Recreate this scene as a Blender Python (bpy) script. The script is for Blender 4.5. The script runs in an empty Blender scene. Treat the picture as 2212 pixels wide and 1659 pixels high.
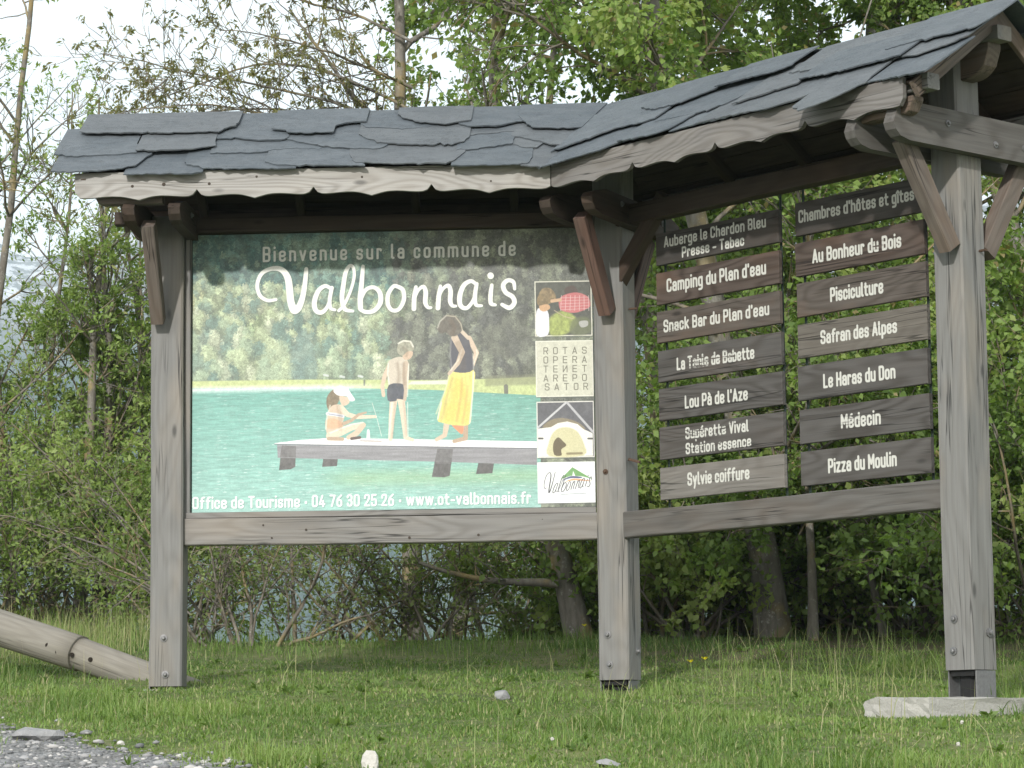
import bpy, bmesh, math, random
import numpy as np
from mathutils import Vector, Matrix
random.seed(7); rng = np.random.default_rng(11)
scene = bpy.context.scene
C = scene.collection

# ------------------------------------------------------------------ camera, world, sun, exposure
FOC, PITCH, ROLL = 5995.5/2212.0, 0.1291, 0.0107
cam_d = bpy.data.cameras.new('camera'); cam = bpy.data.objects.new('camera', cam_d); C.objects.link(cam)
cam_d.sensor_width = 36.0; cam_d.lens = 36.0*FOC; cam_d.clip_start = 0.3; cam_d.clip_end = 9000
cam.rotation_euler = (Matrix.Rotation(math.pi/2+PITCH, 3, 'X') @ Matrix.Rotation(-ROLL, 3, 'Z')).to_euler()
scene.camera = cam
SUN_EL, SUN_AZ = math.radians(25.6), math.radians(-17.5)      # azimuth: left of straight behind the camera
to_sun = Vector((math.sin(SUN_AZ)*math.cos(SUN_EL), -math.cos(SUN_AZ)*math.cos(SUN_EL), math.sin(SUN_EL)))
sun_d = bpy.data.lights.new('sun', 'SUN'); sun_d.energy = 3.1; sun_d.angle = math.radians(1.8); sun_d.color = (1.0, .97, .925)
sun = bpy.data.objects.new('sun', sun_d); C.objects.link(sun)
sun.rotation_euler = to_sun.to_track_quat('Z', 'Y').to_euler()
world = bpy.data.worlds.new('World'); scene.world = world; world.use_nodes = True
wn = world.node_tree; wn.nodes.clear()
wo = wn.nodes.new('ShaderNodeOutputWorld'); wb = wn.nodes.new('ShaderNodeBackground'); wb.inputs['Strength'].default_value = .1
sk = wn.nodes.new('ShaderNodeTexSky'); sk.sky_type = 'NISHITA'; sk.sun_disc = False
sk.sun_elevation = SUN_EL; sk.sun_rotation = math.radians(180)+SUN_AZ*-1
sk.dust_density = 2.0
tc = wn.nodes.new('ShaderNodeTexCoord'); ns = wn.nodes.new('ShaderNodeTexNoise'); ns.inputs['Scale'].default_value = 2.2; ns.inputs['Detail'].default_value = 5
mp = wn.nodes.new('ShaderNodeMapping'); mp.inputs['Scale'].default_value = (1, 1, 2.5)
rp = wn.nodes.new('ShaderNodeMapRange'); rp.inputs['From Min'].default_value = .3; rp.inputs['From Max'].default_value = .7; rp.inputs['To Min'].default_value = .74; rp.inputs['To Max'].default_value = .94
mx = wn.nodes.new('ShaderNodeMix'); mx.data_type = 'RGBA'; mx.inputs[7].default_value = (12.4, 12.5, 12.4, 1)
wn.links.new(tc.outputs['Generated'], mp.inputs['Vector']); wn.links.new(mp.outputs[0], ns.inputs['Vector'])
wn.links.new(ns.outputs['Fac'], rp.inputs['Value']); wn.links.new(rp.outputs[0], mx.inputs[0])
wn.links.new(sk.outputs[0], mx.inputs[6]); wn.links.new(mx.outputs[2], wb.inputs['Color']); wn.links.new(wb.outputs[0], wo.inputs['Surface'])
vs = scene.view_settings
vs.view_transform = 'Standard'; vs.look = 'None'; vs.gamma = 1; vs.use_curve_mapping = False; vs.exposure = 0.28
scene.render.engine = 'CYCLES'
cy = scene.cycles; cy.max_bounces = 7; cy.diffuse_bounces = 3; cy.transmission_bounces = 4; cy.transparent_max_bounces = 6; cy.volume_bounces = 2
cy.use_denoising = True; cy.sample_clamp_indirect = 8

# ------------------------------------------------------------------ frames of the two wings (s along, n towards the front, z up)
AL, BE = 0.0549, 0.8555
O = np.array([0.549, 16.0, 0.0])
dL = np.array([-math.cos(AL), math.sin(AL), 0]); nL = np.array([-math.sin(AL), -math.cos(AL), 0])
dW = np.array([math.cos(BE), -math.sin(BE), 0]); nW = np.array([-math.sin(BE), -math.cos(BE), 0])
bis = (dL+dW); bis /= np.linalg.norm(bis); bx = np.array([-bis[1], bis[0], 0])      # bisector towards the front, and its normal to the right
def PL(s, n, z): return O+dL*s+nL*n+np.array([0, 0, z])
def PW(s, n, z): return O+dW*s+nW*n+np.array([0, 0, z])
def PB(a, b, z): return O+bx*a+bis*b+np.array([0, 0, z])
def ray(x, y):
    ur = x-1106; vr = 829.5-y
    u = ur*math.cos(ROLL)+vr*math.sin(ROLL); v = -ur*math.sin(ROLL)+vr*math.cos(ROLL)
    F = 5995.5
    return np.array([u, math.cos(PITCH)*F-v*math.sin(PITCH), math.sin(PITCH)*F+v*math.cos(PITCH)])
def at(x, y, Y):                                                     # a photo point at depth Y
    r = ray(x, y); return r*(Y/r[1])
RZ, EZ, EN = 3.705, 3.235, 0.64                                      # ridge height, eave height and offset
TANR = (RZ-EZ)/EN; CR = math.cos(math.atan(TANR)); SR = math.sin(math.atan(TANR))
def roof_st(x, y, d, n):                                             # photo point on a wing's front roof plane -> (s, t down the slope)
    nrm = n*SR+np.array([0, 0, CR]); q = O+np.array([0, 0, RZ])
    r = ray(x, y); p = r*(np.dot(q+nrm*.040, nrm)/np.dot(r, nrm))-q
    return (float(p@d), float((p@n)/CR))

# ------------------------------------------------------------------ object helpers
def tag(o, label=None, cat=None, group=None, kind=None):
    if label: o['label'] = label
    if cat: o['category'] = cat
    if group: o['group'] = group
    if kind: o['kind'] = kind
    return o
def empty(name, loc, label=None, cat=None, group=None):
    o = bpy.data.objects.new(name, None); C.objects.link(o); o.location = loc; o.empty_display_size = .1
    return tag(o, label, cat, group)
def link(o, parent=None):
    C.objects.link(o)
    if parent is not None: o.parent = parent
    return o
def worldpos(o):
    m = Matrix.Identity(4)
    while o is not None:
        m = o.matrix_basis @ m; o = o.parent
    return m
def mesh_obj(name, verts, faces, mat=None, parent=None, smooth=False, M=None):
    """verts are in world space (or local to the matrix M)"""
    me = bpy.data.meshes.new(name)
    if M is None:
        M = Matrix.Translation(Vector(np.asarray(verts, dtype=float).mean(axis=0)))
        v = np.asarray(verts, dtype=float)-np.array(M.translation)
    else: v = np.asarray(verts, dtype=float)
    me.from_pydata([tuple(map(float, a)) for a in v], [], faces); me.update()
    if smooth: me.polygons.foreach_set('use_smooth', [True]*len(me.polygons))
    if mat: me.materials.append(mat)
    o = bpy.data.objects.new(name, me); link(o, parent)
    o.matrix_basis = (worldpos(parent).inverted() @ M) if parent is not None else M
    return o
def fast_mesh(name, verts, quads=None, tris=None, mat=None, parent=None, col=None, smooth=False, loc=(0, 0, 0)):
    me = bpy.data.meshes.new(name)
    nq = 0 if quads is None else len(quads); nt = 0 if tris is None else len(tris)
    me.vertices.add(len(verts)); me.vertices.foreach_set('co', np.ascontiguousarray(np.asarray(verts)-np.asarray(loc), dtype=np.float32).ravel())
    loops = np.concatenate([np.asarray(a, dtype=np.int32).ravel() for a in (quads, tris) if a is not None and len(a)])
    me.loops.add(len(loops)); me.loops.foreach_set('vertex_index', loops)
    starts = np.concatenate([np.arange(nq)*4, nq*4+np.arange(nt)*3]).astype(np.int32)
    me.polygons.add(nq+nt); me.polygons.foreach_set('loop_start', starts)
    if smooth: me.polygons.foreach_set('use_smooth', np.ones(nq+nt, dtype=bool))
    me.update(calc_edges=True); me.validate()
    if col is not None:
        a = me.attributes.new('tone', 'FLOAT', 'POINT'); a.data.foreach_set('value', np.asarray(col, dtype=np.float32))
    if mat: me.materials.append(mat)
    o = bpy.data.objects.new(name, me); link(o, parent)
    M = Matrix.Translation(Vector(loc))
    o.matrix_basis = (worldpos(parent).inverted() @ M) if parent is not None else M
    return o

# ------------------------------------------------------------------ materials
class NT:
    def __init__(s, name):
        s.m = bpy.data.materials.new(name); s.m.use_nodes = True; s.t = s.m.node_tree; s.t.nodes.clear()
        s.out = s.n('OutputMaterial')
    def n(s, k, **kw):
        nd = s.t.nodes.new('ShaderNode'+k)
        for a, b in kw.items(): setattr(nd, a, b)
        return nd
    def l(s, a, b): s.t.links.new(a, b)
    def noise(s, vec, scale, detail=3, rough=.55, dist=0):
        x = s.n('TexNoise'); x.inputs['Scale'].default_value = scale; x.inputs['Detail'].default_value = detail
        x.inputs['Roughness'].default_value = rough; x.inputs['Distortion'].default_value = dist
        if vec is not None: s.l(vec, x.inputs['Vector'])
        return x.outputs['Fac']
    def map(s, vec, scale=(1, 1, 1), loc=(0, 0, 0), rot=(0, 0, 0)):
        x = s.n('Mapping'); x.inputs['Scale'].default_value = scale; x.inputs['Location'].default_value = loc; x.inputs['Rotation'].default_value = rot
        s.l(vec, x.inputs['Vector']); return x.outputs[0]
    def ramp(s, fac, stops):
        x = s.n('ValToRGB'); e = x.color_ramp.elements
        while len(e) < len(stops): e.new(.5)
        for i, (p, c) in enumerate(stops):
            e[i].position = p; e[i].color = (*c, 1) if isinstance(c, tuple) else (c, c, c, 1)
        s.l(fac, x.inputs[0]); return x.outputs[0]
    def mr(s, v, a, b, c, d):
        x = s.n('MapRange'); x.inputs[1].default_value = a; x.inputs[2].default_value = b; x.inputs[3].default_value = c; x.inputs[4].default_value = d
        s.l(v, x.inputs[0]); return x.outputs[0]
    def mix(s, fac, a, b, mode='MIX'):
        x = s.n('Mix', data_type='RGBA', blend_type=mode)
        for v, i in ((fac, 0), (a, 6), (b, 7)):
            if isinstance(v, (int, float)): x.inputs[i].default_value = v if i == 0 else (v, v, v, 1)
            elif isinstance(v, tuple): x.inputs[i].default_value = (*v, 1)
            else: s.l(v, x.inputs[i])
        return x.outputs[2]
    def math(s, op, a, b=0.0):
        x = s.n('Math', operation=op)
        for v, i in ((a, 0), (b, 1)):
            if isinstance(v, (int, float)): x.inputs[i].default_value = v
            else: s.l(v, x.inputs[i])
        return x.outputs[0]
    def bsdf(s, col, rough=.8, spec=.3, bump=None, strength=.3, dist=.01, metal=0):
        p = s.n('BsdfPrincipled')
        if isinstance(col, tuple): p.inputs['Base Color'].default_value = (*col, 1)
        else: s.l(col, p.inputs['Base Color'])
        if isinstance(rough, (int, float)): p.inputs['Roughness'].default_value = rough
        else: s.l(rough, p.inputs['Roughness'])
        p.inputs['Specular IOR Level'].default_value = spec; p.inputs['Metallic'].default_value = metal
        if bump is not None:
            b = s.n('Bump'); b.inputs['Strength'].default_value = strength; b.inputs['Distance'].default_value = dist
            s.l(bump, b.inputs['Height']); s.l(b.outputs[0], p.inputs['Normal'])
        s.p = p; s.l(p.outputs[0], s.out.inputs['Surface']); return p
    def objvec(s, amp=30):
        tcn = s.n('TexCoord'); oi = s.n('ObjectInfo')
        m = s.math('MULTIPLY', oi.outputs['Random'], amp)
        cmb = s.n('CombineXYZ'); s.l(m, cmb.inputs[0]); 
        m2 = s.math('MULTIPLY', oi.outputs['Random'], .06); s.l(m2, cmb.inputs[1]); s.l(m, cmb.inputs[2])
        v = s.n('VectorMath', operation='ADD'); s.l(tcn.outputs['Object'], v.inputs[0]); s.l(cmb.outputs[0], v.inputs[1])
        return v.outputs[0], tcn, oi

def wood_color(t, dark, light, warm=(.3, .2, .12), warmth=.25, ringc=.5, ringscale=9):
    v, tcn, oi = t.objvec()
    fib = t.noise(t.map(v, (1.6, 55, 55)), 1.0, 5, .65)
    fib2 = t.noise(t.map(v, (5, 190, 190)), 1.0, 2, .6)
    fld = t.noise(t.map(v, (.9, 4.2, 4.2), (5, 3, 8)), 1.0, 1.5, .45)
    ring = t.mr(t.math('SINE', t.math('ADD', t.math('MULTIPLY', fld, ringscale*9.0), t.math('MULTIPLY', fib, 1.6))), -1, 1, 0, 1)
    ring = t.math('POWER', ring, 1.6)
    patch = t.noise(t.map(v, (1.2, 3.5, 3.5)), 1.0, 3, .6)
    c = t.mix(t.mr(fib, .15, .85, 0, 1), dark, light)
    c = t.mix(t.math('MULTIPLY', ring, ringc), c, t.mix(1.0, c, (.58, .55, .52), 'MULTIPLY'))
    c = t.mix(t.math('MULTIPLY', t.mr(patch, .48, .72, 0, 1), warmth), c, warm)
    c = t.mix(t.mr(fib2, .55, .85, 0, .22), c, t.mix(1.0, c, (.45, .43, .42), 'MULTIPLY'))
    # knots
    vo = t.n('TexVoronoi'); vo.inputs['Scale'].default_value = 1; t.l(t.map(v, (2.6, 7, 7)), vo.inputs['Vector'])
    sep = t.n('SeparateColor'); t.l(vo.outputs['Color'], sep.inputs[0])
    kn = t.math('MULTIPLY', t.mr(vo.outputs['Distance'], .05, .13, 1, 0), t.math('GREATER_THAN', sep.outputs[0], .45))
    c = t.mix(t.math('MULTIPLY', kn, .75), c, tuple(a*.35 for a in dark))
    # checks: long thin cracks
    cr = t.noise(t.map(v, (.7, 26, 26), (3, 1, 2)), 1.0, 2, .5)
    crk = t.mr(t.math('ABSOLUTE', t.math('SUBTRACT', cr, .5)), .005, .022, 1, 0)
    gate = t.mr(t.noise(t.map(v, (1.1, 6, 6), (9, 9, 9)), 1.0, 1), .49, .58, 0, 1)
    crk = t.math('MULTIPLY', crk, gate)
    c = t.mix(t.math('MULTIPLY', crk, .8), c, tuple(a*.22 for a in dark))
    h = t.math('SUBTRACT', t.math('ADD', fib, t.math('MULTIPLY', ring, -.30)), t.math('MULTIPLY', crk, 2.0))
    return c, h, v
def wood(name, dark, light, **k):
    t = NT(name); c, h, v = wood_color(t, dark, light, **k); t.bsdf(c, .78, .25, h, .35, .003); return t.m
M = {}
M['pale'] = wood('pale_weathered_wood', (.26, .252, .24), (.38, .368, .348), warm=(.36, .33, .28), warmth=.3, ringc=.55, ringscale=14)
M['post'] = wood('grey_post_wood', (.142, .142, .137), (.215, .213, .205), warm=(.33, .27, .2), warmth=.35, ringc=.25)
M['rail'] = wood('grey_rail_wood', (.160, .156, .150), (.245, .237, .225), warm=(.33, .27, .2), warmth=.25, ringc=.4)
M['greyfascia'] = wood('grey_fascia_wood', (.125, .12, .115), (.215, .205, .195), warm=(.22, .19, .15), warmth=.25, ringc=.55, ringscale=14)
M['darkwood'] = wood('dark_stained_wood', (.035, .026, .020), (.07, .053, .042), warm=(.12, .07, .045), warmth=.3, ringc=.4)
M['brace'] = wood('brace_wood', (.095, .078, .066), (.17, .145, .125), warm=(.22, .14, .09), warmth=.4, ringc=.4)
M['red'] = wood('red_brown_wood', (.082, .056, .046), (.140, .098, .082), warm=(.2, .1, .07), warmth=.4, ringc=.4)
M['wingrail'] = wood('brown_grey_rail', (.082, .078, .073), (.140, .133, .125), warm=(.16, .12, .09), warmth=.3, ringc=.5)
def slate_mat():
    t = NT('blue_grey_slate'); v, tcn, oi = t.objvec(9)
    a = t.noise(t.map(v, (2.5, 5, 5)), 1.6, 5, .65); b = t.noise(v, 90, 4, .75); f = t.noise(t.map(v, (3, 16, 16)), 1.0, 6, .7, 1.8); g = t.noise(v, 22, 5, .7)
    c = t.mix(t.mr(a, .3, .7, 0, 1), (.068, .083, .096), (.108, .124, .137))
    sp = t.n('SeparateColor'); rn = t.n('TexWhiteNoise', noise_dimensions='1D'); t.l(oi.outputs['Random'], rn.inputs['W']); t.l(rn.outputs['Color'], sp.inputs[0])
    c = t.mix(t.math('MULTIPLY', sp.outputs[0], .4), c, t.mix(1.0, c, (.66, .69, .73), 'MULTIPLY')); c = t.mix(t.math('MULTIPLY', t.math('GREATER_THAN', sp.outputs[1], .6), .16), c, (.135, .128, .118))
    lay = t.mr(t.math('ABSOLUTE', t.math('SUBTRACT', f, .5)), .004, .02, 1, 0); lay = t.math('MULTIPLY', lay, t.mr(g, .45, .55, 0, 1))
    c = t.mix(t.math('MULTIPLY', lay, .28), c, (.035, .042, .05)); c = t.mix(t.mr(b, .66, .8, 0, .6), c, (.24, .235, .22)); c = t.mix(t.mr(g, .6, .78, 0, .35), c, (.15, .15, .145))
    h = t.math('SUBTRACT', t.math('ADD', f, t.math('MULTIPLY', g, .5)), t.math('MULTIPLY', lay, .8))
    t.bsdf(c, t.mr(b, .3, .7, .5, .75), .4, h, .5, .006); return t.m
M['slate'] = slate_mat()
def steel(name, c=(.42, .43, .44), r=.45):
    t = NT(name); v, _, _ = t.objvec(); n = t.noise(v, 60, 3); t.bsdf(t.mix(t.mr(n, .3, .8, 0, .7), c, tuple(a*.55 for a in c)), r, .5, metal=.7); return t.m
M['steel'] = steel('galvanised_steel', (.22, .22, .22), .6); M['rust'] = steel('rusty_steel', (.13, .085, .06), .75); M['shoe'] = steel('dark_shoe_steel', (.035, .035, .035), .8); M['strap'] = steel('dark_green_steel', (.03, .045, .035), .6)
def concrete():
    t = NT('pale_concrete'); v, _, _ = t.objvec(); a = t.noise(v, 6, 5, .65); b = t.noise(v, 60, 3, .7)
    c = t.mix(a, (.27, .265, .245), (.42, .41, .38)); c = t.mix(t.mr(b, .55, .75, 0, .5), c, (.2, .19, .17))
    t.bsdf(c, .9, .2, t.math('ADD', a, b), .6, .01); return t.m
M['concrete'] = concrete()
def rock_mat(name, c0, c1):
    t = NT(name); v, _, _ = t.objvec(); a = t.noise(v, 9, 5, .65); b = t.noise(v, 60, 3, .7)
    t.bsdf(t.mix(t.mr(a, .3, .7, 0, 1), c0, c1), .85, .25, t.math('ADD', a, b), .6, .01); return t.m
M['rock'] = rock_mat('grey_rock', (.19, .195, .20), (.34, .34, .34)); M['white_rock'] = rock_mat('white_rock', (.42, .41, .38), (.66, .64, .6))
def leaf_mat(name, c0, c1, c2=None, trans=.42):
    t = NT(name); at_ = t.n('Attribute'); at_.attribute_name = 'tone'
    stops = [(0, c0), (.8, c1)] + ([(1, c2)] if c2 else [])
    c = t.ramp(at_.outputs['Fac'], stops)
    p = t.bsdf(c, .55, .35); tr = t.n('BsdfTranslucent'); t.l(t.mix(1.0, c, (1.25, 1.35, .6), 'MULTIPLY'), tr.inputs['Color'])
    ms = t.n('MixShader'); ms.inputs[0].default_value = trans
    t.l(p.outputs[0], ms.inputs[1]); t.l(tr.outputs[0], ms.inputs[2]); t.l(ms.outputs[0], t.out.inputs['Surface']); return t.m
M['leaf'] = leaf_mat('broad_leaves', (.085, .145, .034), (.23, .33, .085), (.30, .25, .12))
M['leaf2'] = leaf_mat('fresh_leaves', (.11, .175, .040), (.25, .34, .10), (.30, .32, .13))
M['leafb'] = leaf_mat('brownish_young_leaves', (.13, .13, .055), (.22, .22, .09), (.24, .18, .10))
M['leafd'] = leaf_mat('bush_leaves', (.085, .13, .040), (.20, .26, .09), (.24, .20, .11))
M['grass'] = leaf_mat('grass_blades', (.070, .135, .026), (.175, .265, .065), (.36, .33, .19), .3)
def bark(name, c0, c1, lich=.4, lc=(.38, .27, .06)):
    t = NT(name); tcn = t.n('TexCoord'); v = tcn.outputs['Object']
    a = t.noise(t.map(v, (1, 1, .25)), 18, 5, .65); b = t.noise(v, 3.2, 3, .6); s_ = t.noise(v, 22, 3, .7)
    c = t.mix(t.mr(a, .3, .7, 0, 1), c0, c1); c = t.mix(t.math('MULTIPLY', t.mr(b, .5, .62, 0, 1), lich), c, lc)
    c = t.mix(t.mr(s_, .58, .68, 0, .55), c, (.36, .36, .33))
    t.bsdf(c, .9, .15, a, .7, .01); return t.m
M['bark'] = bark('grey_bark', (.085, .078, .066), (.20, .19, .165), .25); M['barkl'] = bark('lichened_bark', (.10, .09, .076), (.22, .205, .18), .38)
M['twig'] = bark('twig_bark', (.09, .08, .065), (.20, .18, .15), .3)

# ------------------------------------------------------------------ the ground, road side, valley and mountain
def smooth(a, b, x): t = np.clip((x-a)/(b-a), 0, 1); return t*t*(3-2*t)
def crest(x): return 26.5-6.3*smooth(-4.0, -2.2, x)+3.2*smooth(-.3, 1.5, x)
_t = rng.random((64, 64))
def vnoise(x, y):
    xi = np.floor(x).astype(int); yi = np.floor(y).astype(int); fx = x-xi; fy = y-yi; fx = fx*fx*(3-2*fx); fy = fy*fy*(3-2*fy)
    g = lambda i, j: _t[i % 64, j % 64]
    return (g(xi, yi)*(1-fx)+g(xi+1, yi)*fx)*(1-fy)+(g(xi, yi+1)*(1-fx)+g(xi+1, yi+1)*fx)*fy
def fbm(x, y, o=4):
    r = 0; a = .5
    for k in range(o): r = r+a*vnoise(x*2**k+k*17.3, y*2**k+k*5.1); a *= .5
    return r
def ground_z(x, y):
    x = np.asarray(x, dtype=float); y = np.asarray(y, dtype=float)
    yc = crest(x); t = np.maximum(y-yc, 0); yy = np.maximum(np.minimum(y, yc), 1.0)
    z = .335+.095*(yy-16)
    z = z+.095*np.minimum(t, 3)-(.545/6)*np.minimum(t, 3)**2-.45*np.maximum(t-3, 0)
    z = z-.045*np.exp(-((x-.55)**2+(y-15.9)**2)/.5)
    z = z+(.05*(vnoise(x*1.3+3, y*1.3)-.5)+.02*(vnoise(x*4, y*4)-.5))*np.clip(1-t/4, 0, 1)*np.clip((y-3)/3, 0, 1)
    return np.maximum(z, -70)
def gz(x, y): return float(ground_z(x, y))
def grid(name, xs, ys, zf, mat, skew=None, label=None):
    X, Y = np.meshgrid(xs, ys)
    if skew is not None: X = X*skew(Y)
    Z = zf(X, Y); V = np.stack([X, Y, Z], -1).reshape(-1, 3); nx = len(xs)
    i = np.arange((len(ys)-1)*nx).reshape(len(ys)-1, nx)[:, :-1].ravel()
    Q = np.stack([i, i+1, i+1+nx, i+nx], -1)
    o = fast_mesh(name, V, quads=Q, mat=mat, smooth=True); tag(o, kind='structure'); return o
def gravel_edge(x, y):                                                # >0 on the gravel track side
    return (-2.12-x)+(13.1-y)*.62+.5*(fbm(x*1.7+5, y*1.7)-.47)
def ground_mat():
    t = NT('grassy_earth'); tcn = t.n('TexCoord'); v = tcn.outputs['Object']
    a = t.noise(v, 1.3, 4); b = t.noise(v, 14, 4, .7); f = t.noise(v, 90, 2, .7)
    c = t.mix(t.mr(a, .35, .65, 0, 1), (.075, .115, .035), (.14, .165, .06)); c = t.mix(t.mr(b, .5, .7, 0, .7), c, (.24, .21, .145))
    sp = t.n('SeparateXYZ'); tcg = t.n('NewGeometry'); t.l(tcg.outputs['Position'], sp.inputs[0])
    litter_shade = t.math('MULTIPLY', t.mr(t.math('ADD', sp.outputs[1], t.math('MULTIPLY', a, 1.5)), 17.6, 18.9, 0, .85), t.mr(sp.outputs[0], -.2, 1.2, .25, 1)); c = t.mix(litter_shade, c, t.mix(b, (.06, .05, .035), (.13, .105, .07)))  # brown litter plus the shelter's shade, painted into the earth behind the wing
    t.bsdf(c, .95, .1, f, .6, .02); return t.m
def gravel_mat():
    t = NT('grey_gravel'); tcn = t.n('TexCoord'); v = tcn.outputs['Object']
    vo = t.n('TexVoronoi'); vo.inputs['Scale'].default_value = 55; t.l(v, vo.inputs['Vector'])
    sep = t.n('SeparateColor'); t.l(vo.outputs['Color'], sep.inputs[0]); a = t.noise(v, 3, 4)
    c = t.mix(sep.outputs[0], (.15, .155, .16), (.30, .30, .30)); c = t.mix(t.mr(a, .45, .7, 0, .6), c, (.13, .125, .11))
    t.bsdf(c, .9, .2, t.math('SUBTRACT', 1.0, vo.outputs['Distance']), .8, .02); return t.m
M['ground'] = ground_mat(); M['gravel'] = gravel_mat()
ys = np.concatenate([np.linspace(-60, 4, 20), np.arange(4.5, 34, .3), np.geomspace(34.5, 900, 40)])
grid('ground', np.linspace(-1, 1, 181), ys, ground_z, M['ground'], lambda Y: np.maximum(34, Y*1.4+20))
xs = np.linspace(-9, 2.2, 150); gys = np.arange(6.5, 16, .1)
X, Y = np.meshgrid(xs, gys); E = gravel_edge(X, Y); Z = ground_z(X, Y)+np.where(E > 0, .012, -.03)
V = np.stack([X, Y, Z], -1).reshape(-1, 3); nx = len(xs); i = np.arange((len(gys)-1)*nx).reshape(-1, nx)[:, :-1].ravel()
tag(fast_mesh('gravel_track', V, quads=np.stack([i, i+1, i+1+nx, i+nx], -1), mat=M['gravel'], smooth=True), kind='structure')
def mountain_mat():
    t = NT('mountain_side'); tcn = t.n('TexCoord'); v = tcn.outputs['Object']; sp = t.n('SeparateXYZ'); t.l(v, sp.inputs[0])
    a = t.noise(v, .012, 6, .65); b = t.noise(v, .05, 4, .7)
    hgt = t.math('ADD', sp.outputs[2], t.math('MULTIPLY', a, 260))
    forest = t.mix(t.mr(b, .35, .65, 0, 1), (.018, .035, .026), (.05, .075, .04))
    rock = t.mix(t.mr(b, .35, .65, 0, 1), (.13, .12, .11), (.24, .225, .21))
    c = t.mix(t.mr(hgt, 320, 440, 0, 1), forest, rock)
    sn = t.math('MULTIPLY', t.mr(hgt, 430, 560, 0, 1), t.mr(b, .5, .56, 0, 1)); c = t.mix(sn, c, (.75, .76, .8))
    t.bsdf(c, .95, .1, b, .8, 8); return t.m
M['mount'] = mountain_mat()
def mount_z(x, y):
    w = x/y
    r = .166+.035*smooth(-.16, .12, w)+.008*np.sin(w*38)+.006*np.sin(w*90+1)
    ridge = 2600*r+70
    up = smooth(500, 2600, y)**.9
    z = -72+ridge*up+(fbm(x/210, y/210, 5)-.5)*150*up*(1-.5*smooth(1900, 2600, y))+(fbm(x/45, y/45, 4)-.5)*28*up
    return z-smooth(2620, 3400, y)*500
grid('mountain', np.linspace(-1, 1, 190), np.concatenate([np.linspace(420, 2600, 210), np.linspace(2630, 3400, 15)]), mount_z, M['mount'], lambda Y: Y*.55)

# ------------------------------------------------------------------ timber, plates, slates
def frame(p0, p1, up):
    x = np.asarray(p1, float)-np.asarray(p0, float); L = np.linalg.norm(x); x /= L
    up = np.asarray(up, float); y = np.cross(up, x); y /= np.linalg.norm(y); z = np.cross(x, y)
    Mx = Matrix([(x[0], y[0], z[0], p0[0]), (x[1], y[1], z[1], p0[1]), (x[2], y[2], z[2], p0[2]), (0, 0, 0, 1)])
    return Mx, L
def timber(name, p0, p1, w, h, mat, parent, up=(0, 0, 1), ch=.006, seg=10, warp=.0025, taper=None, round_end=0):
    """squared timber from p0 to p1; w across, h along 'up'; local X is the grain"""
    Mx, L = frame(p0, p1, up); a, b = w/2, h/2
    prof = [(-a+ch, -b), (a-ch, -b), (a, -b+ch), (a, b-ch), (a-ch, b), (-a+ch, b), (-a, b-ch), (-a, -b+ch)]
    V = []; F = []; ph = random.uniform(0, 9)
    for k in range(seg+1):
        x = L*k/seg; dy = warp*math.sin(ph+x*2.3); dz = warp*math.cos(ph*1.7+x*1.9)
        for (y, z) in prof: V.append((x, y+dy+random.gauss(0, warp*.15), z+dz+random.gauss(0, warp*.15)))
    if round_end:                                                     # rounded lower corner at the p1 end
        for k in range(seg+1):
            x = L*k/seg; d = x-(L-round_end)
            if d > 0:
                lift = round_end-math.sqrt(max(round_end**2-d*d, 0)); 
                for j in (0, 1, 2, 7):
                    v = V[k*8+j]; V[k*8+j] = (v[0], v[1], min(v[2]+lift*.9, b-.02))
    for k in range(seg):
        for j in range(8):
            A = k*8+j; B = k*8+(j+1) % 8; F.append((A, A+8, B+8, B))
    F.append(tuple(range(8))); F.append(tuple(range(seg*8+7, seg*8-1, -1)))
    return mesh_obj(name, V, F, mat, parent, M=Mx)
def prism(name, poly, q, x, y, nrm, th, mat, parent):
    """outline poly (in x,y from q) with thickness th along nrm; local X along x"""
    Mx = Matrix([(x[0], y[0], nrm[0], q[0]), (x[1], y[1], nrm[1], q[1]), (x[2], y[2], nrm[2], q[2]), (0, 0, 0, 1)])
    n = len(poly); V = [(a, b, 0) for a, b in poly]+[(a, b, th) for a, b in poly]
    F = [tuple(range(n-1, -1, -1)), tuple(range(n, 2*n))]+[(k, (k+1) % n, n+(k+1) % n, n+k) for k in range(n)]
    ar = sum(poly[k][0]*poly[(k+1) % n][1]-poly[(k+1) % n][0]*poly[k][1] for k in range(n))
    if ar < 0: F = [f[::-1] for f in F]
    if np.dot(np.cross(x, y), nrm) < 0: F = [f[::-1] for f in F]
    return mesh_obj(name, V, F, mat, parent, M=Mx)
def disc_bolt(name, p, nrm, r, th, mat, parent, sides=10, dome=True):
    nrm = np.asarray(nrm, float); nrm /= np.linalg.norm(nrm); a = np.cross(nrm, (0, 0, 1.0)); a /= np.linalg.norm(a); b = np.cross(nrm, a)
    V = []; F = []
    rings = [(r, -.004), (r, th*.35), (r*.55, th*.4), (r*.5, th), (r*.3, th*1.15)]
    for (rr, hh) in rings:
        for k in range(sides):
            t = 2*math.pi*k/sides; V.append(p+nrm*hh+a*rr*math.cos(t)+b*rr*math.sin(t))
    for q in range(len(rings)-1):
        for k in range(sides): F.append((q*sides+k, q*sides+(k+1) % sides, (q+1)*sides+(k+1) % sides, (q+1)*sides+k))
    F.append(tuple(range((len(rings)-1)*sides, len(rings)*sides)))
    return mesh_obj(name, V, F, mat, parent)

UZ = np.array([0, 0, 1.0])
shelter = empty('sign_shelter', PB(0, 0, .30), 'weathered timber shelter with two angled wings under a slate roof, standing on the grass', 'shelter')
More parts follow.
